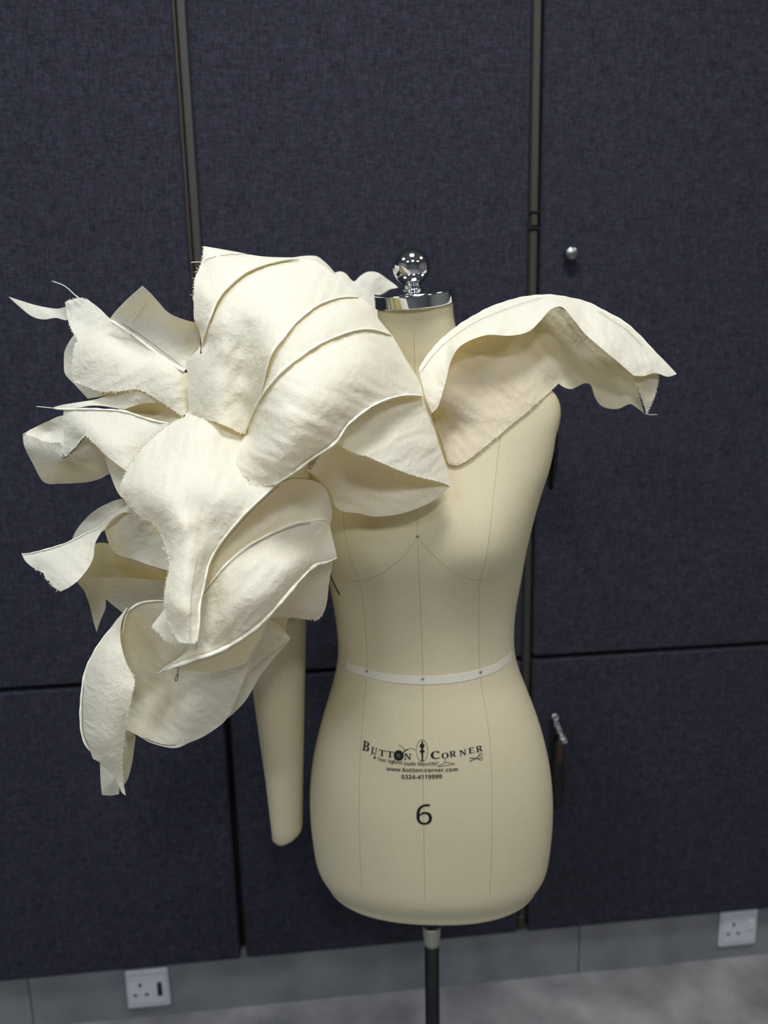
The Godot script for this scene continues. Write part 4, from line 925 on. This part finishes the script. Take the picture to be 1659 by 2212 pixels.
# ---------------------------------------------------------------- cloth
# a sheet of cloth: a closed edge and some points in between, all in millimetres; the surface through them is a thin plate
func cloth_sheet(d: Dictionary, fringe: SurfaceTool, fringe_at: int) -> Array:
	var ctrl := triples(d.edge, 0.001)
	var inner := triples(d.inner, 0.001)
	var n := ctrl.size()
	var step := 0.0031
	var edge := PackedVector3Array()
	var seg := PackedInt32Array()
	for i in n:
		var a := ctrl[i]
		var b := ctrl[(i + 1) % n]
		var p0 := a - (b - a) * 0.3 if d.corners.has(i) else ctrl[(i - 1 + n) % n]
		var p3 := b + (b - a) * 0.3 if d.corners.has((i + 1) % n) else ctrl[(i + 2) % n]
		var m: int = max(1, int(round(a.distance_to(b) / step)))
		var ta := (b - p0) * 0.5
		var tb := (p3 - a) * 0.5
		var reach := a.distance_to(b) * 1.1
		ta = ta.limit_length(reach)
		tb = tb.limit_length(reach)
		for k in m:
			var t := float(k) / m
			var t2 := t * t
			var t3 := t2 * t
			edge.append(a * (2 * t3 - 3 * t2 + 1) + ta * (t3 - 2 * t2 + t) + b * (3 * t2 - 2 * t3) + tb * (t3 - t2))
			seg.append(i)
	var w_axis: Vector3 = d.facing.normalized()
	var u_axis := Vector3.UP.cross(w_axis).normalized()
	var v_axis := w_axis.cross(u_axis)
	var o := Vector3.ZERO
	for p in edge:
		o += p / edge.size()
	var uv := PackedVector2Array()
	var wv := PackedFloat32Array()
	for p in edge:
		uv.append(Vector2((p - o).dot(u_axis), (p - o).dot(v_axis)) * 10.0)
		wv.append((p - o).dot(w_axis) * 10.0)
	# thin plate through every few edge points and the inner points
	var cu := PackedVector2Array()
	var cw := PackedFloat32Array()
	var stride: int = max(1, int(ceil(edge.size() / 64.0)))
	for i in range(0, edge.size(), stride):
		cu.append(uv[i])
		cw.append(wv[i])
	for p in inner:
		cu.append(Vector2((p - o).dot(u_axis), (p - o).dot(v_axis)) * 10.0)
		cw.append((p - o).dot(w_axis) * 10.0)
	var coef := thin_plate(cu, cw, cu.size() - inner.size())
	# raw edges are a little ragged
	var raw := PackedByteArray()
	raw.resize(edge.size())
	for r in d.raw:
		for i in edge.size():
			if seg[i] >= r[0] and seg[i] < r[1]:
				raw[i] = 1
	for i in edge.size():
		if raw[i] == 1:
			uv[i] += Vector2(rng.randfn(), rng.randfn()) * 0.0035
	# points inside
	var lo := uv[0]
	var hi := uv[0]
	for p in uv:
		lo = lo.min(p)
		hi = hi.max(p)
	var g := step * 10.0
	var cells := {}
	for i in uv.size():
		var key := Vector2i((uv[i] / g).floor())
		if not cells.has(key):
			cells[key] = []
		cells[key].append(uv[i])
	var pts := uv.duplicate()
	var y := lo.y
	var odd := false
	while y < hi.y:
		var x := lo.x + (g * 0.5 if odd else 0.0)
		while x < hi.x:
			var p := Vector2(x, y) + Vector2(rng.randf() - 0.5, rng.randf() - 0.5) * g * 0.12
			x += g
			if not Geometry2D.is_point_in_polygon(p, uv):
				continue
			var near := false
			var key := Vector2i((p / g).floor())
			for ox in [-1, 0, 1]:
				for oy in [-1, 0, 1]:
					for q in cells.get(key + Vector2i(ox, oy), []):
						if p.distance_squared_to(q) < g * g * 0.36:
							near = true
			if not near:
				pts.append(p)
		y += g * 0.866
		odd = not odd
	# creases
	var big := FastNoiseLite.new()
	big.seed = 100 + int(abs(o.x * 7919.0) + abs(o.y * 1543.0))
	big.frequency = 1.0
	big.fractal_octaves = 1
	var fine := FastNoiseLite.new()
	fine.seed = big.seed + 5
	fine.frequency = 1.0
	fine.fractal_type = FastNoiseLite.FRACTAL_RIDGED
	fine.fractal_octaves = 3
	var amp: float = d.crease[0] * 0.01
	var turn := deg_to_rad(d.crease[1])
	var wave: float = d.crease[2] * 0.01
	var stretch: float = d.crease[3]
	var st := SurfaceTool.new()
	st.begin(Mesh.PRIMITIVE_TRIANGLES)
	var count := edge.size()
	for i in pts.size():
		var w := plate_at(coef, cu, pts[i]) if i >= count else wv[i]
		var q := pts[i].rotated(-turn)
		var c := Vector2(q.x / (wave * stretch), q.y / wave)
		var fold := big.get_noise_2d(c.x, c.y) * amp * 0.75 + (fine.get_noise_2d(c.x * 1.1 + 31.0, c.y * 2.2) - 0.2) * amp * 0.95
		var ease := 1.0
		if i < count:
			ease = 0.35 if raw[i] == 1 else 0.12
		w += fold * ease
		st.add_vertex(o + (u_axis * pts[i].x + v_axis * pts[i].y + w_axis * w) * 0.1)
	var tri := Geometry2D.triangulate_delaunay(pts)
	var open := {}
	for k in range(0, tri.size(), 3):
		if Geometry2D.is_point_in_polygon((pts[tri[k]] + pts[tri[k + 1]] + pts[tri[k + 2]]) / 3.0, uv):
			add_face(st, pts, tri[k], tri[k + 1], tri[k + 2], open)
	# close any single triangle that the triangulation left out
	var around := {}
	for e in open:
		if open[e] == 1 and not (e.x < count and e.y < count and (e.y - e.x == 1 or e.y - e.x == count - 1)):
			for w in [e, Vector2i(e.y, e.x)]:
				if not around.has(w.x):
					around[w.x] = []
				around[w.x].append(w.y)
	for a in around:
		for b in around[a]:
			if b > a:
				for c in around[b]:
					if c > b and around[a].has(c):
						add_face(st, pts, a, b, c, {})
	st.generate_normals()
	# frayed threads along the raw edges
	var turn_sign := 1.0
	var sum := 0.0
	for i in count:
		sum += uv[i].cross(uv[(i + 1) % count])
	if sum < 0.0:
		turn_sign = -1.0
	for i in count:
		if raw[i] == 0:
			continue
		for rep in 3:
			var j := (i + 1) % count
			var p := edge[i].lerp(edge[j], rng.randf())
			var t2d := (uv[j] - uv[i]).normalized()
			var n2d := Vector2(t2d.y, -t2d.x) * turn_sign
			var out := (u_axis * (n2d.x + t2d.x * rng.randfn() * 0.6) + v_axis * (n2d.y + t2d.y * rng.randfn() * 0.6) + w_axis * rng.randfn() * 0.5).normalized()
			var len := 0.0008 + 0.0016 * rng.randf() * rng.randf() + (0.003 if rng.randf() < 0.03 else 0.0)
			var bend := Vector3(rng.randfn(), rng.randfn(), rng.randfn()) * len * 0.25
			fringe_at = tube_into(fringe, PackedVector3Array([p - out * 0.0008, p + out * len * 0.5 + bend * 0.5, p + out * len]), 0.00018, 3, fringe_at)
	return [st.commit(), fringe_at]

func add_face(st: SurfaceTool, pts: PackedVector2Array, a: int, b: int, c: int, open: Dictionary) -> void:
	var area := (pts[b] - pts[a]).cross(pts[c] - pts[a])
	if absf(area) < 1e-8:
		return
	for k in ([a, c, b] if area > 0.0 else [a, b, c]):
		st.add_index(k)
	for e in [[a, b], [b, c], [c, a]]:
		var key := Vector2i(min(e[0], e[1]), max(e[0], e[1]))
		open[key] = open.get(key, 0) + 1

func thin_plate(c: PackedVector2Array, w: PackedFloat32Array, on_edge: int) -> PackedFloat64Array:
	var n := c.size()
	var m := n + 3
	var a: Array[PackedFloat64Array] = []
	for i in m:
		var r := PackedFloat64Array()
		r.resize(m + 1)
		if i < n:
			for j in n:
				var d := c[i].distance_squared_to(c[j])
				r[j] = d * log(d) * 0.5 if d > 1e-12 else 0.0
			r[i] += 0.0004 if i < on_edge else 0.012
			r[n] = 1.0
			r[n + 1] = c[i].x
			r[n + 2] = c[i].y
			r[m] = w[i]
		else:
			for j in n:
				r[j] = 1.0 if i == n else (c[j].x if i == n + 1 else c[j].y)
		a.append(r)
	for k in m:
		var best := k
		for i in range(k + 1, m):
			if absf(a[i][k]) > absf(a[best][k]):
				best = i
		if best != k:
			var swap := a[k]
			a[k] = a[best]
			a[best] = swap
		var rk := a[k]
		var inv := 1.0 / rk[k]
		for i in range(k + 1, m):
			var f := a[i][k] * inv
			if f == 0.0:
				continue
			var ri := a[i]
			for j in range(k, m + 1):
				ri[j] -= f * rk[j]
			a[i] = ri
	var x := PackedFloat64Array()
	x.resize(m)
	for k in range(m - 1, -1, -1):
		var s := a[k][m]
		for j in range(k + 1, m):
			s -= a[k][j] * x[j]
		x[k] = s / a[k][k]
	return x

func plate_at(x: PackedFloat64Array, c: PackedVector2Array, p: Vector2) -> float:
	var n := c.size()
	var s := x[n] + x[n + 1] * p.x + x[n + 2] * p.y
	for j in n:
		var d := c[j].distance_squared_to(p)
		if d > 1e-12:
			s += x[j] * d * log(d) * 0.5
	return s

# the place on the nearest cloth in front of or behind a point
func on_cloth(near: Dictionary, p: Vector3, lift: float) -> Vector3:
	var way := Vector3(0.1, 0.16, 0.98).normalized()
	var best := INF
	var key := Vector3i((p * 100.0).floor())
	for x in [-1, 0, 1]:
		for y in [-1, 0, 1]:
			for z in [-1, 0, 1]:
				for q in near.get(key + Vector3i(x, y, z), PackedVector3Array()):
					var d: Vector3 = q - p
					var along := d.dot(way)
					var aside := (d - way * along).length()
					if aside < 0.0035 and absf(along) < 0.007:
						var rank := -along
						if rank < best:
							best = rank
							_found = along
	return p if best == INF else p + way * (_found + lift + 0.0003)

var _found := 0.0

func build_garment() -> void:
	var roots := {
		"sleeve": thing("muslin_sleeve", "cream muslin sculpted sleeve of overlapping petals covering the form's shoulder and arm", "sleeve", Vector3(-0.15, 0.78, 0.6)),
		"collar": thing("muslin_collar", "flared white muslin piece arching like a brim over the bare shoulder", "collar", Vector3(0.3, 1.25, 0.5)),
	}
	# the plain sleeve under the petals, to which they are sewn
	var core := []
	for r in [[0.074, 1.075], [0.0755, 1.10], [0.077, 1.16], [0.079, 1.22], [0.078, 1.28], [0.070, 1.32], [0.054, 1.35], [0.030, 1.368], [0.002, 1.374]]:
		core.append(r)
	part("sleeve_lining", lathe(core, 40, Vector2(0.92, 1.0)), M.muslin, roots.sleeve, Vector3(-0.063, 0.0, 0.462) - roots.sleeve.position)
	for d in SHEETS:
		var root: Node3D = roots[d.of]
		var fringe := SurfaceTool.new()
		fringe.begin(Mesh.PRIMITIVE_TRIANGLES)
		var got := cloth_sheet(d, fringe, 0)
		var sheet := part(d.name, got[0], M[d.cloth], root, -root.position)
		if got[1] > 0:
			fringe.generate_normals()
			var f := part("frayed_edge", fringe.commit(), M.fray, sheet)
			f.set_meta("kind", "stuff")
	var near := {}
	for of in roots:
		for sheet in roots[of].get_children():
			for p in sheet.mesh.surface_get_arrays(0)[Mesh.ARRAY_VERTEX]:
				var key := Vector3i((p * 100.0).floor())
				if not near.has(key):
					near[key] = PackedVector3Array()
				near[key].append(p)
	for l in LINES:
		var root: Node3D = roots[l[1]]
		var line := smooth_open(triples(l[4], 0.0001), 0.004)
		if l[0] == "stitching":
			for i in line.size():
				line[i] = on_cloth(near, line[i], l[3] * 0.0004)
		part(l[0], tube(line, l[3] * 0.001, 8 if l[0] == "piping" else 6), M["seam_roll" if l[2] == "muslin" else l[2]], root, -root.position)

func build_tape_and_pins() -> void:
	var form: Node3D = get_node("dress_form")
	var to_room := form.transform
	# waist tape, a flat band that follows the waist
	var pts := PackedVector3Array()
	for k in range(0, TAPE.size(), 2):
		pts.append(Vector3(TAPE[k] * 1e-4, TAPE[k + 1] * 1e-4, 0))
	var line := smooth_open(pts, 0.004)
	var st := SurfaceTool.new()
	st.begin(Mesh.PRIMITIVE_TRIANGLES)
	var half := 0.0054
	st.set_smooth_group(-1)
	for p in line:
		for q in [[-half, 0.0001], [-half, 0.0007], [half, 0.0007], [half, 0.0001]]:
			st.add_vertex(to_room * on_body(p.x, p.y + q[0], q[1]))
	for i in line.size() - 1:
		for j in 4:
			var a := i * 4 + j
			var b := i * 4 + (j + 1) % 4
			for k in [a, b, a + 4, b, b + 4, a + 4]:
				st.add_index(k)
	st.generate_normals()
	var tape := part("waist_tape", st.commit(), M.tape, self)
	tag(tape, "narrow white twill tape pinned round the form's waist", "tape")
	# pins pushed into the form
	var where := ["steel pin head at the point between the form's two busts", "steel pin in the waist tape on the sleeve side", "steel pin in the waist tape at the centre front", "steel pin in the waist tape on the bare-armed side"]
	for k in 4:
		var lift := 0.0002 if k == 0 else 0.0012
		var p := to_room * on_body(BODY_PINS[k * 2] * 1e-4, BODY_PINS[k * 2 + 1] * 1e-4, lift)
		var o := thing("dressmaker_pin", where[k], "pin", p, "pins in the dress form")
		var head := part("pin_head", lathe([[0.0, 0.0016], [0.001, 0.0014], [0.0017, 0.0008], [0.0019, 0.0], [0.0, -0.0004]], 16), M.steel, o)
		head.rotation_degrees.x = 90.0
		part("pin_shaft", tube(PackedVector3Array([Vector3(0, 0, 0), Vector3(0, -0.001, -0.012)]), 0.0004), M.steel, o)
	# wire pins that hold the petals
	for s in WIRE_PINS:
		var w := triples(s[1], 0.0001)
		var base := w[0]
		for q in w:
			if q.y < base.y:
				base = q
		for i in w.size():
			w[i] -= base
		var o := thing(s[2], s[0], "pin", base, "pins in the muslin sleeve")
		part("wire", tube(smooth_open(w, 0.001), 0.00042, 6), M[s[3]], o)
